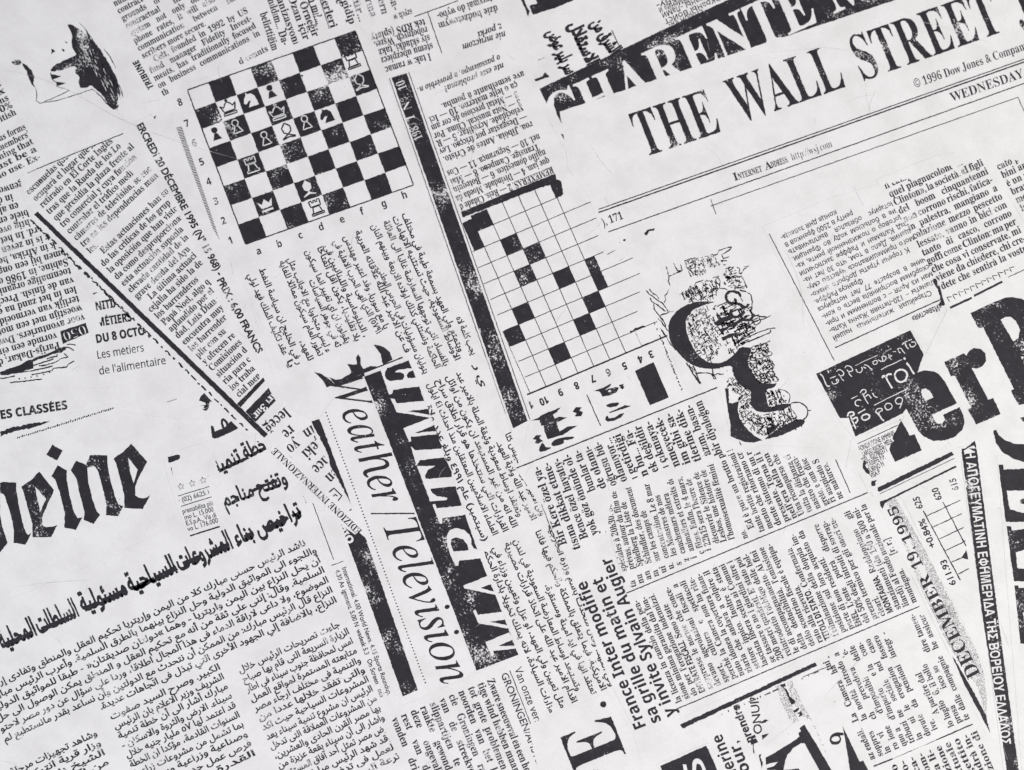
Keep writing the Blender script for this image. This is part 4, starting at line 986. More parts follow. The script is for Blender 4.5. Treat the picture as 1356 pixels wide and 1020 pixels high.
rule(c, 491, 680.3, 551, 680, 1.9, keep=False)
run(c, 'italic_title', 'Television', (506, 695), (587, 912), em=67, st='i', w=.002, letters='italic_letter', keep=False, amp=.5)
c.sub = _bar
run(c, 'white_lettering', 'OIBI', (470, 716), (450, 690), em=13, st='sb', mat=M_KNOCK, z=2, keep=False)

# ------------------------------------------------------------------ black serif band MARITIME
BND = [(480, 499), (505, 489), (541, 477), (613, 670), (688, 868), (630, 891)]
c = clip('masthead_clipping', 'steep black band with big white serif capitals reading upward, right of Weather/Television', BND, 5, 'newspaper masthead')
c.sub = shape(c, 'black_band', [(482.3, 499), (504, 490.6), (515.7, 524), (542, 585.7), (552, 617), (569.6, 664), (611.5, 669.6), (626, 711), (643, 758), (655.6, 787), (686.4, 867), (631, 888.3)], mat=M_WORN, amp=.9, keep=False)
K = lambda p: Z(500, 470, 5.1, p)
_b = c.sub; c.sub = None
for pl in ([(65, 90), (210, 38), (230, 90), (130, 105), (115, 120), (150, 118), (178, 130), (182, 150), (170, 168), (90, 178), (60, 165), (48, 140), (52, 110)], [(240, 105), (258, 155), (205, 160), (197, 140), (210, 115)],
           [(105, 235), (280, 215), (315, 310), (130, 328), (118, 300), (70, 290), (70, 270), (100, 265)], [(200, 380), (345, 365), (352, 405)], [(115, 385), (355, 425), (165, 500), (140, 450)], [(252, 530), (380, 475), (395, 515)],
           [(222, 555), (400, 535), (435, 625), (430, 635), (250, 645), (230, 620), (198, 610), (200, 590), (228, 585)], [(285, 712), (450, 692), (500, 790), (500, 825), (325, 838), (320, 815), (335, 780), (390, 748), (265, 752), (270, 735)],
           [(355, 905), (525, 887), (569, 1018), (395, 1028), (360, 990), (470, 975), (465, 965), (400, 955), (370, 935)]):
    shape(c, 'black_counter', K(pl), mat=M_INK, amp=1.0, keep=False)
K = lambda p: Z(560, 650, 4.08, p)
c.sub = _b; WL = 'white_letter'
shape(c, WL, K([(270, 648), (283, 642), (297, 670), (432, 655), (450, 695), (362, 708), (450, 726), (468, 735), (466, 745), (300, 716)]), mat=M_KNOCK, z=2, keep=False)
shape(c, WL, K([(338, 818), (466, 765), (487, 803), (408, 838), (500, 838), (503, 852), (380, 865), (386, 888), (372, 897)]), mat=M_KNOCK, z=2, keep=False)
shape(c, WL, K([(218, 513), (348, 460), (371, 503), (312, 525), (385, 546), (391, 562), (225, 528)]), mat=M_KNOCK, z=2, keep=False)
shape(c, WL, K([(178, 405), (150, 350), (132, 290), (128, 245), (145, 212), (180, 200), (220, 212), (250, 235), (262, 262), (262, 290), (275, 312), (303, 322), (330, 322), (340, 362), (195, 378), (192, 405)]), mat=M_KNOCK, z=2, keep=False,
      holes=[K([(150, 290), (155, 262), (180, 252), (215, 262), (240, 290), (248, 322), (165, 328), (158, 310)])])
shape(c, WL, K([(52, 75), (66, 70), (75, 95), (212, 80), (238, 128), (105, 148), (105, 175), (92, 178)]), mat=M_KNOCK, z=2, keep=False)
shape(c, WL, K([(38, 58), (130, 50), (133, 38), (60, 28), (28, -6), (66, -6), (150, 0), (200, 78), (75, 92)][:5] + [(38, 58)][:0]), mat=M_KNOCK, z=2, keep=False)
c.sub = None
K = lambda p: Z(400, 440, 4.433, p)
shape(c, 'arabic_lettering', K([(420, 75), (470, 82), (510, 110), (532, 160), (475, 190), (462, 130)]), K([(70, 232), (110, 245), (150, 270), (190, 305), (145, 325), (120, 280)]), K([(160, 265), (200, 280), (230, 275), (290, 240), (280, 210), (265, 188), (325, 190), (318, 150), (328, 130), (342, 150), (345, 195), (360, 215), (400, 200), (440, 200), (400, 225), (300, 262), (190, 302)]), keep=False, amp=1)
rule(c, *K([(185, 308)])[0], *K([(590, 148)])[0], 1.8, keep=False)

# ------------------------------------------------------------------ bottom centre Dutch
c = clip('newspaper_clipping', 'Dutch column from GRONINGEN/AMSTERDAM about heavy snowfall, printed sideways at the bottom edge',
         [(506, 962), (522, 940), (640, 888), (684, 868), (700, 892), (790, 1060), (560, 1060)], 2)
a = math.radians(67.6)
for i, t in enumerate('''Zware sneeuwval en een hef
tige wind hebben maand
tot grote problemen in
noorden van het land
cie Groningen raakte
van de streekvervoer
slippartijen te water
raakte gewond. Door
deze ongevallen en
rest van de avond
vonden drie andere'''.split('\n')):
    run(c, 'text_line', t, (644.6 - 12.65 * i, 901 + 5.15 * i), ang=67.6, em=14, sq=.84, just=136, align='J')
run(c, 'text_line', 'GRONINGEN/AMSTERDAM', (663, 893), (725, 1048), em=14, st='s', w=.02); run(c, 'text_line', 'Van onze verslaggevers', (680.5, 886), (728.5, 1008), em=15.5, st='s', w=.01)
rule(c, 675, 888, 732, 1034, 1.1)

# ------------------------------------------------------------------ Turkish, French
c = clip('newspaper_clipping', 'Turkish column set sideways beginning "Bir Kere özel ya-" under the crossword numbers',
         [(683, 620), (796, 573), (890, 536), (952, 512), (966, 576), (968, 604), (900, 632), (812, 650), (800, 716), (748, 736), (714, 668)], 3)
rule(c, 684, 620, 949.6, 513.4, 1.7, keep=False); rule(c, 717, 668, 741.4, 730, 1.0, keep=False)
TK = [('Bir Kere özel ya-', 110), ('tısına dikkat etme-', 122), ('Bence özel hayatıy-', 113), ('yok göz önünde ol-', 113), ('bunlar ta-', 58), ('de olamı-', 60), ('oğrusu bü-', 62), ('olamıyor...', 62), ('ı getirdiği', 64), ('n bu... Fa-', 66), ('ek değildir', 66), ('ı çıkmaya-', 66), ('nmeyecek-', 70), ('im gibi sa-', 72), ('tlerine dik-', 74), ('azım, basın-', 72), ('bir diyaloğun', 76)]
for i, (t, L) in enumerate(TK):
    ex, ey = 714 + 13.42 * i, 617 - 5.45 * i; an = math.radians(-109.8 if i < 4 else -111.5)
    run(c, 'text_line', t, (ex - L * math.cos(an), ey - L * math.sin(an)), (ex, ey), em=15.6, keep=False)
c = clip('newspaper_clipping', 'small French column set sideways about films on television, dates 8 mars and 4 mars',
         [(748, 736), (800, 716), (812, 650), (900, 632), (964, 604), (976, 714), (960, 728), (852, 776), (829, 786), (806, 700)], 2)
FR = [('… cinéma', 806, 716, 788, 654), ('spéciales à 20h30. Sont', 830, 756.5, 807, 658.4), ('prévus, autour du film de', 840.5, 753.5, 815.5, 650), ('Spielberg la Liste de', 851.5, 749.6, 828.5, 664), ('Schindler, des documents', 863, 745.7, 834, 640), ('sur les camps de', 874.5, 742.5, 854.5, 675.5),
      ('concentration. Le 8 mars,', 886, 738.8, 857.5, 633.5), ('les Monstres de nos', 896.5, 735.5, 873.5, 655), ('cauchemars mêlera', 908, 732.4, 884.5, 652.5), ('animaliers et extraits de', 919.3, 729.3, 890, 632), ('films. Enfin, le 4 mars,', 930.5, 725, 903, 631),
      ("22h15 sera l'heure de", 941.5, 722, 914.5, 633), ('découvrir le Silence de', 953, 719, 924.5, 624.5), ('Lesbos, une histoire de', 962.5, 717, 934, 621.5), ("l'homosexualité féminine", 973, 713.8, 941.5, 603.5)]
for t, *p in FR: run(c, 'text_line', t, p[:2], p[2:], em=11.8, keep=False)
for t, x, y in (('ta', 843, 777), ('nu', 853, 772), ('an', 863, 767), ('m', 873, 763), ('ui', 883, 758), ('u.', 893, 753), ('s', 903, 748), ('z', 913, 743), ('i', 923, 739), ('c', 933, 733), ('i', 942, 729)):
    run(c, 'text_line', t, (x, y), ang=-106, em=12, keep=False)

# ------------------------------------------------------------------ Italian budget page
IT = [(829, 786), (852, 776), (976, 714), (964, 604), (1012, 590), (1086, 594), (1124, 660), (1150, 652), (1180, 680), (1216, 790), (1292, 930), (1320, 990), (1320, 1060), (1180, 1060), (1108, 886), (1080, 872), (1062, 874), (902, 948), (894, 940)]
c = clip('newspaper_clipping', 'large sideways Italian page about the budget with bold subheads ENEL and MONTAGNA, lower right', IT, 3)
for t, *p in [("Ed è pure un brutto pi", 999, 699, 955.5, 597), ('tante brutte registrazioni !', 1013, 703, 970, 594), ('mento che ritornano cr', 1024, 699, 982, 598), ('dente sintomo di un r', 1035, 694.5, 994, 597), ('presente. Torna il i', 1046, 690, 1006, 598),
              ("nell'era della con", 1056, 685.5, 1017, 599), ('Una ricomparsa che', 1065.5, 681, 1028.5, 600.5), ('tutta la distanza ci', 1076, 677, 1045, 601), ('nastro che frusci-', 1087, 672.5, 1054, 603), ('greto, e «un disc', 1098, 668, 1067, 606), ('ri auspicato S', 1107, 664, 1083, 607), ('ne mature».', 1117, 659.5, 1095, 612),
              ('no.', 991, 712, 986, 701)]:
    run(c, 'text_line', t, p[:2], p[2:], em=12, keep=False)
rule(c, 829.6, 785.6, 1149, 652.5, 1.5, keep=False); rule(c, 893.8, 940, 1217.5, 803, 1.5, keep=False); rule(c, 1106.4, 608.5, 1126, 653, 1.1, keep=False)
IL = '''la licenza in cambio della pen-
sione minima garantita dal fon-
do per l'erogazione indennizzi.
#ENTRATE FISCALI. Sono state
soppresse le norme che conce-
devano agevolazioni fiscali a
sport, cultura e spettacoli
perché la Camera non ha rite-
nuto idonea la copertura finan-
ziaria che andava a colpire il
settore ippico. Inoltre è stata
lasciata libera scelta ai Comuni
se tassare o no i giardini oltre i
200 metri quadrati. E' stato poi
reintrodotto l'obbligo delle bol-
le di accompagnamento. Ai fini
della deducibilità, l'emissione
dello scontrino fiscale è equipa-
rato alla ricevuta./
#TITOLI DI STATO. Confermata
l'eliminazione della doppia im-
posizione sul loro acquisto da
parte di non residenti./
#ENEL. L'ente potrà disporre
del 50% degli introiti di sovrap-
prezzo termico per gli oneri nu-
cleari./
#MONTAGNA. Raddoppiano gli
stanziamenti (da 150 a 300 mi-
liardi) al Fondo nazionale per la
montagna.       [r. r.]'''.split('\n')
def ital(rows, o, step, ang, width, em, **k):
    a = math.radians(ang)
    for i, t in enumerate(rows):
        if not t.strip(): continue
        x, y = o[0] + step[0] * i, o[1] + step[1] * i; wd = width
        if t[0] == '#':
            t = t[1:]; h, t = t.split('.', 1); 
            it, nat = layout(h + '.', 'sb', 0, 0); L = nat * 11.6 * .74
            run(c, 'subheading', h + '.', (x, y), ang=ang, em=11.6, st='sb', sq=.74, keep=False)
            x += (L + 4) * math.cos(a); y += (L + 4) * math.sin(a); wd = width - L - 4; t = t.strip()
        rag = t.endswith('/'); t = t.strip('/')
        run(c, 'text_line', t, (x, y), ang=ang, em=em, sq=.82, just=wd, align='L' if rag else 'J', keep=False, **k)
ital(IL, (903.2, 929), (10.37, -4.39), -113.4, 147, 11.8)
ital('''aziendali. La Camera ha -
soppresso la novità introdotta
in via che prevedeva l'e-
rosione d'imponibile delle
quota d'importo della con-
tribuzione sociale nel caso
in cui le erogazioni fossero
dovute da pensioni integra-
tive.'''.split('\n'), (1159.3, 1005), (10.5, -4.5), -113.6, 150, 11.8, drop=.10)
ital('''        A partire dal
lo luglio 96, il bollo
prosa riscosso direttamen-
te dalle compagnie che assicura'''.split('\n'), (1253, 966), (10.5, -4.6), -113.8, 158, 11.8, drop=.12)
for t, ex, ey in (('tui', 1097.5, 874),):
    run(c, 'text_line', t, (ex + 5, ey + 12), (ex, ey), em=12, keep=False)
rule(c, 1157, 1015, 1182, 1005, 2.0, keep=False); rule(c, 1182, 1005, 1240, 980, 1, keep=False, mat=M_FADED); rule(c, 1240, 980, 1288, 959, 1.8, keep=False)
for i, t in enumerate(('di tutti il futuro', 'per il contro-', 'e di acca-', 'con la com-', 'due mila li-', 'la riduzione', "con l'attuale", 'Il gettito', 'che andrà in-', 'nella erogazione di')):
    ex, ey = 1186 + 11.9 * i, 1011 - 4.9 * i; a = math.radians(-113.8); L = 7.2 * len(t)
    run(c, 'text_line', t, (ex - L * math.cos(a), ey - L * math.sin(a)), (ex, ey), em=12.5, keep=False)
for i, (t) in enumerate(('.', '-', 'q', '-', 'l', '-', 'i', 'l', '', '', ',', '-', 'i')):
    if t: run(c, 'text_line', t, (957 + 10.6 * i, 947 - 4.7 * i), ang=-113, em=11, keep=False)

# ------------------------------------------------------------------ France Inter
c = clip('newspaper_clipping', 'bold sans headline France Inter modifie sa grille du matin, set sideways',
         [(748, 736), (806, 706), (829, 786), (894, 940), (902, 950), (858, 972), (840, 965), (806, 900), (770, 800)], 4)
run(c, 'headline', 'France Inter modifie', (856, 962.5), (776, 768), em=22, st='sb', keep=False)
run(c, 'headline', 'sa grille du matin et', (876, 955), (797, 763), em=22, st='sb', keep=False)
run(c, 'headline', 'y invite Sylvain Augier', (895.5, 946), (808.5, 737), em=22, st='sb', keep=False)
c = clip('masthead_clipping', 'large black serif letters PE with a full stop, set sideways at the bottom edge',
         [(700, 960), (790, 922), (806, 920), (840, 975), (860, 1060), (720, 1060)], 3, 'newspaper masthead')
run(c, 'masthead', 'PE', (851, 1053), (807.5, 944), em=108, st='b', w=-.002, letters='masthead_letter', keep=False, amp=.9)
shape(c, 'full_stop', ring(799, 932.8, 4.4, 4.2, 14)[:-1], keep=False)
c = clip('newspaper_clipping', 'black box with a white letter S at the bottom edge', [(870, 1012), (938, 984), (956, 1060), (890, 1060)], 4)
c.sub = shape(c, 'black_box', [(874.2, 1014.5), (935.4, 987.4), (956, 1034), (900, 1060), (890, 1052)], amp=.8, keep=False)
run(c, 'white_lettering', 'ES', (948, 1054), (927, 1000), em=38, st='sb', w=-.012, mat=M_KNOCK, z=2, letters='white_letter', keep=False)
c = clip('newspaper_clipping', 'bold sans word ends erine and our with thin capitals, below the thick black rule',
         [(900, 952), (1062, 874), (1084, 868), (1088, 884), (1020, 912), (1010, 960), (1026, 1060), (956, 1060), (938, 984)], 2)
shape(c, 'thick_rule', [(900.6, 959.6), (1079.2, 877.2), (1082, 881.8), (904.2, 964.8)], amp=1.2, keep=False)
run(c, 'headline', 'Catherine', (990, 1058), (955, 971), em=21, st='sb', keep=False, sq=.8)
run(c, 'headline', 'd\'amour,', (1014, 1072), (977, 980), em=21, st='sb', keep=False)
run(c, 'text_line', 'prendre', (998.5, 982), (978, 932), em=14.5, st='sb', keep=False)
run(c, 'text_line', 'ONUI?', (1009.5, 972), (1003.5, 922), em=16, st='s', keep=False)
run(c, 'text_line', 'h', (1004, 984), (999, 972), em=12, st='sb', keep=False, drop=0)
K = lambda p: Z(960, 880, 6.164, p)
shape(c, 'ink_fragment', K([(275, 485), (320, 450), (362, 455), (330, 475)]), K([(300, 575), (362, 563), (330, 595), (305, 615)]), K([(275, 735), (298, 735), (290, 760), (310, 800), (300, 860), (290, 800)]), keep=False, amp=1.2)
lines(c, 'broken_rule', [K([(220, 600), (228, 660), (238, 728)])], 1.4, amp=1.2, keep=False)
c = clip('newspaper_clipping', 'speckled grey strip with a smeared dark word, between thin rule and figure 6',
         [(1022, 908), (1056, 892), (1110, 884), (1130, 960), (1100, 1012), (1062, 960), (1048, 962)], 1)
rule(c, *K([(630, 105)])[0], *K([(905, -10)])[0], 1.0, keep=False)
def dots(c, name, poly, pitch, r0, dens, seed, mat=None, ang=20):
    rr = random.Random(seed); a = math.radians(ang); V = []; F = []
    xs = [p[0] for p in poly]; ys = [p[1] for p in poly]; cx, cy = sum(xs) / len(xs), sum(ys) / len(ys); R = int(max(max(xs) - min(xs), max(ys) - min(ys)) / pitch) + 2
    G = np.array([(cx + (i * math.cos(a) - j * math.sin(a)) * pitch, cy + (i * math.sin(a) + j * math.cos(a)) * pitch) for i in range(-R, R) for j in range(-R, R)]); G = G[inside(G, poly)]
    for x, y in G:
        if rr.random() > dens: continue
        q_ = r0 * rr.uniform(.6, 1.3); x += rr.uniform(-.25, .25) * pitch * .5; y += rr.uniform(-.25, .25) * pitch * .5; k = len(V)
        V += [(x - q_, y), (x, y - q_), (x + q_, y), (x, y + q_)]; F += [(k, k + 1, k + 2), (k, k + 2, k + 3)]
    put(c, name, V, F, mat or M_INK, 1, False, .2, 'stuff')
dots(c, 'halftone_dots', K([(410, 180), (470, 160), (520, 260), (600, 460), (550, 490), (500, 400)]), 1.5, .62, .8, 1)
dots(c, 'halftone_dots', K([(500, 140), (545, 125), (640, 330), (700, 450), (640, 430), (560, 320)]), 1.5, .62, .7, 2)
dots(c, 'halftone_dots', K([(640, 400), (700, 440), (840, 740), (820, 720), (740, 580)]), 1.6, .6, .42, 3)
shape(c, 'smeared_word', K([(450, 170), (490, 150), (500, 175), (480, 185), (510, 220), (530, 260), (580, 300), (560, 330), (540, 325), (505, 250), (480, 200)]), K([(555, 375), (600, 352), (605, 365), (570, 390)]), K([(580, 395), (625, 380), (630, 415), (600, 430), (605, 405)]), mat=M_WORN, amp=1.8, keep=False)
c = clip('masthead_clipping', 'heavy black angular capital cut by the bottom edge, left of the small figure 6',
         [(1008, 992), (1054, 955), (1072, 952), (1120, 1060), (1010, 1060)], 2, 'newspaper masthead')
shape(c, 'masthead_letter', K([(605, 520), (650, 492), (668, 525), (740, 640), (870, 863), (960, 1010), (860, 1010), (770, 863), (650, 645), (620, 645), (560, 680), (510, 740), (490, 790), (478, 863), (600, 850), (720, 1010), (400, 1010), (420, 863), (340, 863), (342, 848), (400, 830), (432, 795), (400, 800), (335, 818), (330, 762), (400, 725), (480, 675), (560, 625), (608, 590), (598, 562), (620, 545)]), keep=False, amp=.8)
c = clip('masthead_clipping', 'black pointed wedge with a small bold figure 6 beside it at the bottom edge',
         [(1092, 974), (1112, 958), (1160, 1060), (1104, 1060)], 2, 'newspaper masthead')
shape(c, 'black_wedge', K([(960, 505), (972, 530), (1100, 795), (1130, 785), (1250, 1020), (1040, 1020), (1020, 863), (985, 640)]), keep=False, amp=.8)
run(c, 'figure', '6', (1106.5, 988), ang=-63, em=20, st='b', keep=False)
shape(c, 'figure', K([(970, 560), (930, 550), (885, 560), (855, 590), (852, 630), (880, 658), (920, 655), (948, 630), (950, 600), (935, 580), (970, 580)]), keep=False, sm=1, holes=[K([(868, 608), (900, 585), (930, 590), (938, 615), (915, 630), (880, 630)])])
ob = [o for o in c.e.children if o.name.startswith('figure')][0]; bpy.data.objects.remove(ob)

# ------------------------------------------------------------------ right side
c = clip('newspaper_clipping', 'dateline DECEMBER 19, 1995 in bold serif on a fading halftone strip, tapering downwards',
         [(1160, 664), (1186, 654), (1194, 662), (1246, 764), (1306, 890), (1318, 975), (1306, 975), (1258, 868), (1196, 740)], 5)
rule(c, 1171, 664.5, 1266, 617.7, 2.6, keep=False)
shape(c, 'ink_fragment', Z(1100, 600, 4.637, [(300, 300), (340, 285), (390, 265), (385, 275), (345, 300), (330, 320), (320, 345), (305, 325)]), amp=1.2, keep=False)
dots(c, 'halftone_dots', Z(1100, 600, 4.637, [(335, 300), (395, 268), (480, 420), (560, 560), (680, 790), (790, 1010), (740, 1010), (640, 820), (520, 600), (430, 450)]), 1.35, .56, .85, 21)
dots(c, 'halftone_dots', Z(1060, 800, 4.581, [(780, 0), (900, 0), (980, 120), (1060, 270), (1110, 400), (1130, 560), (1130, 700), (1090, 560), (1060, 480), (1000, 420), (940, 320), (860, 180)]), 1.35, .55, .8, 22)
dots(c, 'halftone_dots', Z(1100, 600, 4.637, [(430, 520), (470, 560), (560, 760), (640, 930), (640, 1000), (560, 850), (480, 640)]), 1.4, .5, .7, 23)
run(c, 'date_line', '1995', (1209.5, 716), (1186, 668), em=19, h1=19, st='b', sq=1, keep=False, w=.004)
run(c, 'date_line', '19,', (1223.5, 750), (1210, 723), em=21, st='b', keep=False, w=.004)
run(c, 'date_line', 'DECEMBER', (1298.5, 893), (1228, 759), em=27, h1=20.5, st='b', keep=False, w=.004)
shape(c, 'tapering_wedge', [(1260.8, 867.7), (1266, 876), (1290, 918), (1306, 948), (1311, 971.4), (1296, 942), (1276, 905)], amp=1.2, keep=False)
c = clip('newspaper_clipping', 'small share price graph with 625 and 620 on its axis, beside the Greek band',
         [(1186, 654), (1262, 612), (1274, 640), (1300, 800), (1288, 800), (1250, 776), (1196, 662)], 4)
K = lambda p: Z(1100, 600, 4.637, p)
lines(c, 'graph_axis', [K([(568, 355), (795, 780)]), K([(688, 300), (830, 570)])], 1.5, amp=.8, keep=False)
for s in ([(590, 387), (795, 290)], [(630, 455), (805, 372)], [(668, 527), (818, 457)], [(705, 600), (828, 540)], [(743, 670), (815, 640)], [(780, 745), (848, 710)]): lines(c, 'grid_line', [K(s)], 1.3, amp=.8, keep=False)
shape(c, 'graph_arrow', K([(803, 640), (825, 610), (832, 590), (845, 655), (815, 648)]), keep=False, amp=1)
for t, p in (('625', [(567, 337), (540, 262)]), ('620', [(684, 283), (655, 208)]), ('615', [(787, 225), (765, 150)]), ('+0.84%', [(645, 575), (573, 400)]), ('611.93', [(771, 805), (705, 648)])):
    p = K(p); run(c, 'figure', t, p[0], p[1], em=12.5, st='s', w=.035, keep=False)
c = clip('newspaper_clipping', 'Greek newspaper title in white capitals on a steep narrow black band, right side',
         [(1270, 592), (1294, 580), (1300, 620), (1352, 1040), (1352, 1060), (1334, 1060), (1300, 800)], 5)
c.sub = shape(c, 'black_band', [(1273.6, 600), (1272.8, 594), (1277, 594), (1290.8, 584), (1294, 600), (1322, 820), (1349, 1020), (1354, 1060), (1337, 1060), (1333, 1020), (1301.6, 820)], mat=M_WORN, amp=.9, keep=False)
run(c, 'white_lettering', 'Η ΑΠΟΓΕΥΜΑΤΙΝΗ ΕΦΗΜΕΡΙΔΑ ΤΗΣ ΒΟΡΕΙΟΥ ΕΛΛΑΔΟΣ', (1277.6, 598), (1325.8, 987), em=18.5, st='g', w=-.008, mat=M_KNOCK, z=2, keep=False, amp=.6)
shape(c, 'white_lettering', [(1276, 597), (1289, 590), (1292, 594), (1283, 594), (1290, 598), (1277, 602), (1277, 599)], mat=M_KNOCK, z=2, keep=False)

c = clip('masthead_clipping', 'huge black slab serif letters er P with worn specks at the right edge',
         [(1120, 620), (1128, 582), (1196, 556), (1201, 536), (1204, 510), (1209, 497), (1215, 493), (1226, 468), (1250, 420), (1254, 412), (1290, 404), (1400, 380), (1400, 600), (1330, 600), (1262, 612), (1186, 654), (1160, 664), (1140, 630)], 4, 'newspaper masthead')
K = lambda p: Z(1060, 380, 3.922, p)
shape(c, 'slab_letter', K([(607, 445), (640, 435), (690, 438), (720, 455), (755, 500), (812, 605), (683, 665), (700, 700), (715, 712), (735, 710), (752, 690), (740, 665), (826, 625), (848, 670), (852, 710), (838, 745), (800, 780), (750, 798), (690, 800), (640, 778), (610, 745), (575, 680), (545, 625), (555, 560), (568, 510), (580, 460)]), mat=M_WORN, keep=False, amp=1,
      holes=[K([(625, 548), (630, 533), (650, 527), (670, 538), (692, 575), (645, 592)])])
shape(c, 'slab_letter', K([(746, 390), (850, 345), (862, 358), (875, 335), (900, 318), (935, 322), (960, 345), (965, 385), (945, 412), (915, 424), (888, 420), (975, 585), (1002, 578), (1040, 660), (912, 716), (870, 637), (888, 628), (802, 462), (782, 466)]), mat=M_WORN, keep=False, amp=1)
shape(c, 'slab_letter', K([(882, 137), (980, 90), (1060, 58), (1100, 52), (1150, 62), (1200, 100), (1240, 180), (1260, 280), (1220, 340), (1160, 362), (1144, 362), (1210, 500), (1260, 600), (1130, 613), (1092, 538), (1108, 530), (948, 210), (924, 215)]), mat=M_WORN, keep=False, amp=1,
      holes=[K([(1040, 172), (1060, 158), (1090, 155), (1118, 178), (1140, 220), (1132, 262), (1105, 284)])])
shape(c, 'slab_letter', K([(518, 685), (568, 772), (592, 765), (630, 848), (492, 910), (460, 845), (465, 820), (485, 800), (475, 785), (498, 745), (505, 725)]), mat=M_INK, keep=False, amp=1)
shape(c, 'slab_letter', K([(1000, 748), (1018, 742), (1030, 770), (1060, 795), (1110, 815), (1200, 820), (1300, 800), (1300, 910), (1170, 912), (1110, 895), (1050, 860), (1015, 810)]), mat=M_INK, keep=False, amp=1)
shape(c, 'slab_letter', K([(1140, 680), (1165, 676), (1172, 700), (1155, 700)]), K([(1150, 385), (1162, 360), (1162, 392)]), mat=M_INK, keep=False)
shape(c, 'slab_rule', Z(1100, 600, 4.637, [(282, 215), (400, 158), (600, 60), (745, -8), (758, 10), (600, 92), (420, 180), (300, 238), (288, 232)]), keep=False, amp=1.2)
rule(c, *Z(1100, 600, 4.637, [(300, 252)])[0], *Z(1100, 600, 4.637, [(760, 33)])[0], .9, keep=False)
c = clip('masthead_clipping', 'huge black slab letters cut off by the right edge below the letter P',
         [(1320, 604), (1400, 600), (1400, 1060), (1356, 1060)], 3, 'newspaper masthead')
K = lambda p: Z(1100, 600, 4.637, p)
for pl in ([(1030, 72), (1058, 72), (1062, 102), (1250, 92), (1280, 230), (1080, 232), (1092, 310), (1100, 345), (1280, 395), (1290, 420), (1074, 425)], [(1160, 295), (1175, 280), (1200, 280), (1200, 318), (1165, 310)],
           [(1080, 450), (1105, 450), (1112, 478), (1280, 450), (1280, 560), (1138, 612), (1145, 700), (1155, 708), (1280, 720), (1280, 790), (1125, 788)], [(1128, 812), (1150, 812), (1156, 830), (1280, 820), (1280, 960), (1180, 980), (1190, 1040), (1280, 1060), (1280, 1180), (1165, 1170)]):
    shape(c, 'slab_letter', K(pl), mat=M_WORN, keep=False, amp=1)
c = clip('newspaper_clipping', 'black box of rounded white lettering with the word roi, beside the slab letter e',
         [(1076, 494), (1206, 434), (1226, 470), (1216, 492), (1209, 499), (1207, 520), (1203, 538), (1198, 550), (1132, 582), (1110, 556)], 3.5)
K = lambda p: Z(1060, 380, 3.922, p); K2 = lambda p: Z(1070, 430, 8.475, p)
c.sub = shape(c, 'black_box', K([(80, 452), (570, 225), (640, 350), (607, 446), (592, 470), (582, 510), (576, 560), (556, 622), (530, 658), (285, 778), (248, 680), (205, 683)]), mat=M_WORN, amp=.8, keep=False)
a = math.radians(-26.5)
def uncial(segs, w, nm='white_letter'): lines(c, nm, [K2(s) for s in segs], w * .68, mat=M_KNOCK, z=2, amp=.7, keep=False, curve=2)
uncial([[(135, 555), (165, 575), (190, 640), (215, 695), (245, 690)]], 2.0); uncial([[(215, 520), (232, 525), (225, 545)]], 2.0)
uncial([[(270, 640), (270, 665), (310, 668), (345, 640), (340, 615), (310, 615), (325, 640)], [(245, 605), (310, 580)]], 1.7)
for dx, dy in ((0, 0), (92, -45)): uncial([[(320, 530), (340, 505), (380, 510), (405, 545), (390, 575), (355, 570)], [(345, 555), (370, 600), (400, 632)]] if not dx else [[(320 + dx, 530 + dy), (340 + dx, 505 + dy), (380 + dx, 510 + dy), (415 + dx, 550 + dy), (390 + dx, 575 + dy), (355 + dx, 570 + dy)], [(345 + dx, 550 + dy), (370 + dx, 600 + dy), (400 + dx, 632 + dy)]], 1.7)
uncial([[(540, 500), (550, 535), (590, 540), (612, 505), (600, 475)]], 1.8); uncial([[(620, 475), (650, 490)], [(630, 450), (660, 455), (690, 480), (720, 505)]], 1.9)
uncial([[(725, 420), (735, 455), (775, 440), (780, 405), (750, 400), (720, 425)]], 1.6); uncial([[(790, 390), (800, 410), (835, 415), (840, 385), (825, 365), (850, 350), (880, 365), (870, 395), (840, 415)]], 1.7)
uncial([[(905, 330), (915, 370), (935, 395)], [(900, 365), (945, 345)], [(950, 305), (985, 300)]], 1.6); uncial([[(1000, 280), (1030, 260), (1055, 280), (1090, 325)], [(1010, 290), (1035, 320)]], 1.9)
uncial([[(1055, 225), (1075, 205), (1115, 185)], [(1085, 200), (1100, 250), (1130, 270)]], 2.0); uncial([[(1140, 215), (1150, 255), (1195, 245), (1212, 210), (1190, 190), (1160, 200)], [(1125, 180), (1165, 165)]], 1.9)
uncial([[(530, 463), (640, 405), (780, 345)]], 1.0, 'white_stroke'); uncial([[(865, 300), (935, 272)]], .9, 'white_stroke')
uncial([[(834, 602), (838, 576), (862, 572), (900, 640), (945, 715)], [(872, 590), (895, 556), (938, 556)]], 3.4); uncial([[(820, 508), (900, 462), (960, 440), (1052, 392)]], 1.5, 'white_stroke')
uncial([[(975, 570), (985, 620), (1030, 650), (1080, 635), (1115, 590), (1105, 530), (1060, 505), (1010, 510), (975, 545), (975, 575)]], 3.6)
uncial([[(1105, 430), (1135, 460), (1165, 520), (1205, 572)]], 3.4); uncial([[(1072, 375), (1095, 385)]], 4.2)
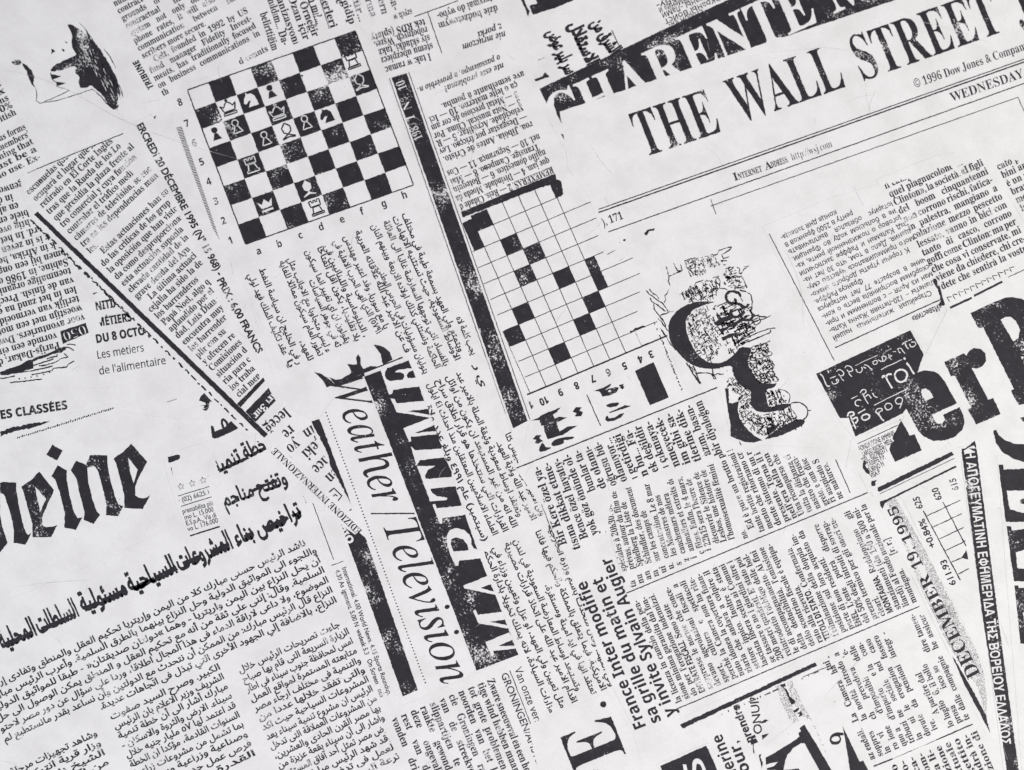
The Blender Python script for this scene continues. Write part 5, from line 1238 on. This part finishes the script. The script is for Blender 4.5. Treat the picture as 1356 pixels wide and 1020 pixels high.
uncial([[(485, 835), (555, 800)]], 1.4, 'white_stroke'); uncial([[(600, 850), (560, 840), (525, 865), (530, 905), (570, 915)]], 1.9); uncial([[(585, 765), (600, 735), (640, 725), (655, 760), (620, 785)], [(610, 770), (640, 830), (675, 890)], [(640, 810), (680, 780), (710, 830)]], 1.9); uncial([[(725, 770), (745, 810), (780, 815)], [(708, 735), (716, 740)]], 1.9)
uncial([[(740, 905), (900, 825), (1125, 715)]], 1.5, 'white_stroke'); uncial([[(755, 985), (770, 950), (810, 935), (840, 955), (800, 985)], [(795, 975), (800, 1015)]], 1.9); uncial([[(860, 905), (870, 950), (910, 960), (950, 925), (930, 885), (880, 885), (862, 910)]], 1.9)
uncial([[(980, 860), (1000, 895), (1045, 890), (1065, 850), (1045, 815), (1000, 820), (978, 855)], [(1055, 880), (1030, 940)]], 1.9); uncial([[(1080, 800), (1110, 785), (1135, 775)], [(1095, 800), (1105, 840)]], 1.7)
K3 = lambda p: Z(1100, 540, 6.78, p)
def unc3(segs, w): lines(c, 'white_letter', [K3(s) for s in segs], w, mat=M_KNOCK, z=2, amp=.7, keep=False, curve=2)
unc3([[(150, 80), (160, 45), (200, 35), (215, 60), (180, 80)], [(175, 70), (195, 120), (225, 190)], [(190, 110), (235, 80), (245, 120), (220, 140)]], 2.0); unc3([[(275, 80), (290, 115), (340, 105), (355, 70), (320, 55), (280, 75)]], 1.9); unc3([[(245, 52), (310, 12)]], 1.5); unc3([[(405, 40), (440, 70), (455, 100), (475, 120)]], 1.9)
c = clip('newspaper_clipping', 'tiny smudged editorial address lines in capitals below the black lettering box',
         [(1126, 584), (1194, 556), (1184, 572), (1176, 600), (1160, 632), (1162, 648), (1150, 652), (1130, 612)], 5)
for t, p in (('FONDAZIONE AMMINIS', [(262, 392), (580, 245)]), ('LARGO RISORG. MEDA', [(295, 440), (560, 315)]), ('TEL. 02/780371', [(290, 500), (515, 390)]), ('TARIFFE P.P.', [(335, 535), (495, 455)]), ('TURNO M', [(340, 590), (485, 520)]), ('VISA P', [(365, 635), (450, 590)])):
    p = K3(p); run(c, 'text_line', t, p[0], p[1], em=9.6, st='s', w=.035, keep=False)
rule(c, *K3([(240, 325)])[0], *K3([(600, 158)])[0], 1.1, keep=False)
shape(c, 'ink_fragment', K3([(305, 462), (285, 500), (290, 545), (315, 585), (345, 600), (350, 570), (325, 545), (312, 520), (320, 490)]), K3([(370, 660), (405, 650), (412, 655), (400, 670), (402, 705), (365, 705), (362, 680)]), keep=False, amp=1.3)

# ------------------------------------------------------------------ specks and scratches on the whole sheet
r = random.Random(77)
e = Clip(); e.poly = [(0, 0), (1356, 0), (1356, 1020), (0, 1020)]; e.e = None; e.n = 0; e.base = (0, 0, 0)
V = []; F = []
for i in range(420):
    x, y = r.uniform(-20, 1376), r.uniform(-20, 1040); s = .25 + .8 * r.random() ** 5; k = len(V); n = 5
    V += [(x + s * math.cos(t * 1.2566 + x) * r.uniform(.6, 1.2), y + s * math.sin(t * 1.2566 + x) * r.uniform(.6, 1.2)) for t in range(n)]; F += [(k, k + t, k + t + 1) for t in range(1, n - 1)]
ZT = Z_LAYER * 5 + .00003
o = mesh_obj('print_specks', V, F, M_HAIR, None, ZT, (0, 0)); o['kind'] = 'stuff'; o['label'] = 'stray dark specks of print scattered over the pale paper'
V = []; F = []; k = 0
SCR = [[(0, 94), (30, 96), (90, 118), (160, 160), (240, 190), (330, 215)], [(15, 778), (70, 771), (120, 768)], [(640, 100), (632, 160), (620, 240)], [(800, 260), (808, 275)], [(1020, 70), (1060, 66), (1100, 62), (1160, 76)], [(1180, 20), (1260, 38), (1320, 60)],
       [(1090, 925), (1130, 880), (1170, 850)], [(780, 190), (800, 220), (812, 232)], [(360, 905), (420, 902), (480, 896)], [(960, 640), (1000, 660)], [(200, 300), (230, 340)], [(1040, 330), (1062, 380), (1064, 430)]]
for i in range(70):
    x, y = r.uniform(0, 1356), r.uniform(0, 1020); a = r.uniform(0, 6.28); L = r.uniform(8, 45); b = a + r.uniform(-.5, .5); SCR.append([(x, y), (x + L * .5 * math.cos(a), y + L * .5 * math.sin(a)), (x + L * .5 * (math.cos(a) + math.cos(b)), y + L * .5 * (math.sin(a) + math.sin(b)))])
for i, s in enumerate(SCR):
    v, f = strip(densify(smooth(s, False, 2), 3, False), .45 if i < 12 else .3, True); V.append(v); F.append(f + k); k += len(v)
M_SCR = ink_mat('fine_scratch', .45, .7, .9, (0.42, 0.41, 0.42, 1))
o = mesh_obj('fine_scratches', np.concatenate(V), np.concatenate(F), M_SCR, None, ZT + .000004, (0, 0)); o['kind'] = 'stuff'; o['label'] = 'hair-thin grey scratches and creases across the paper'
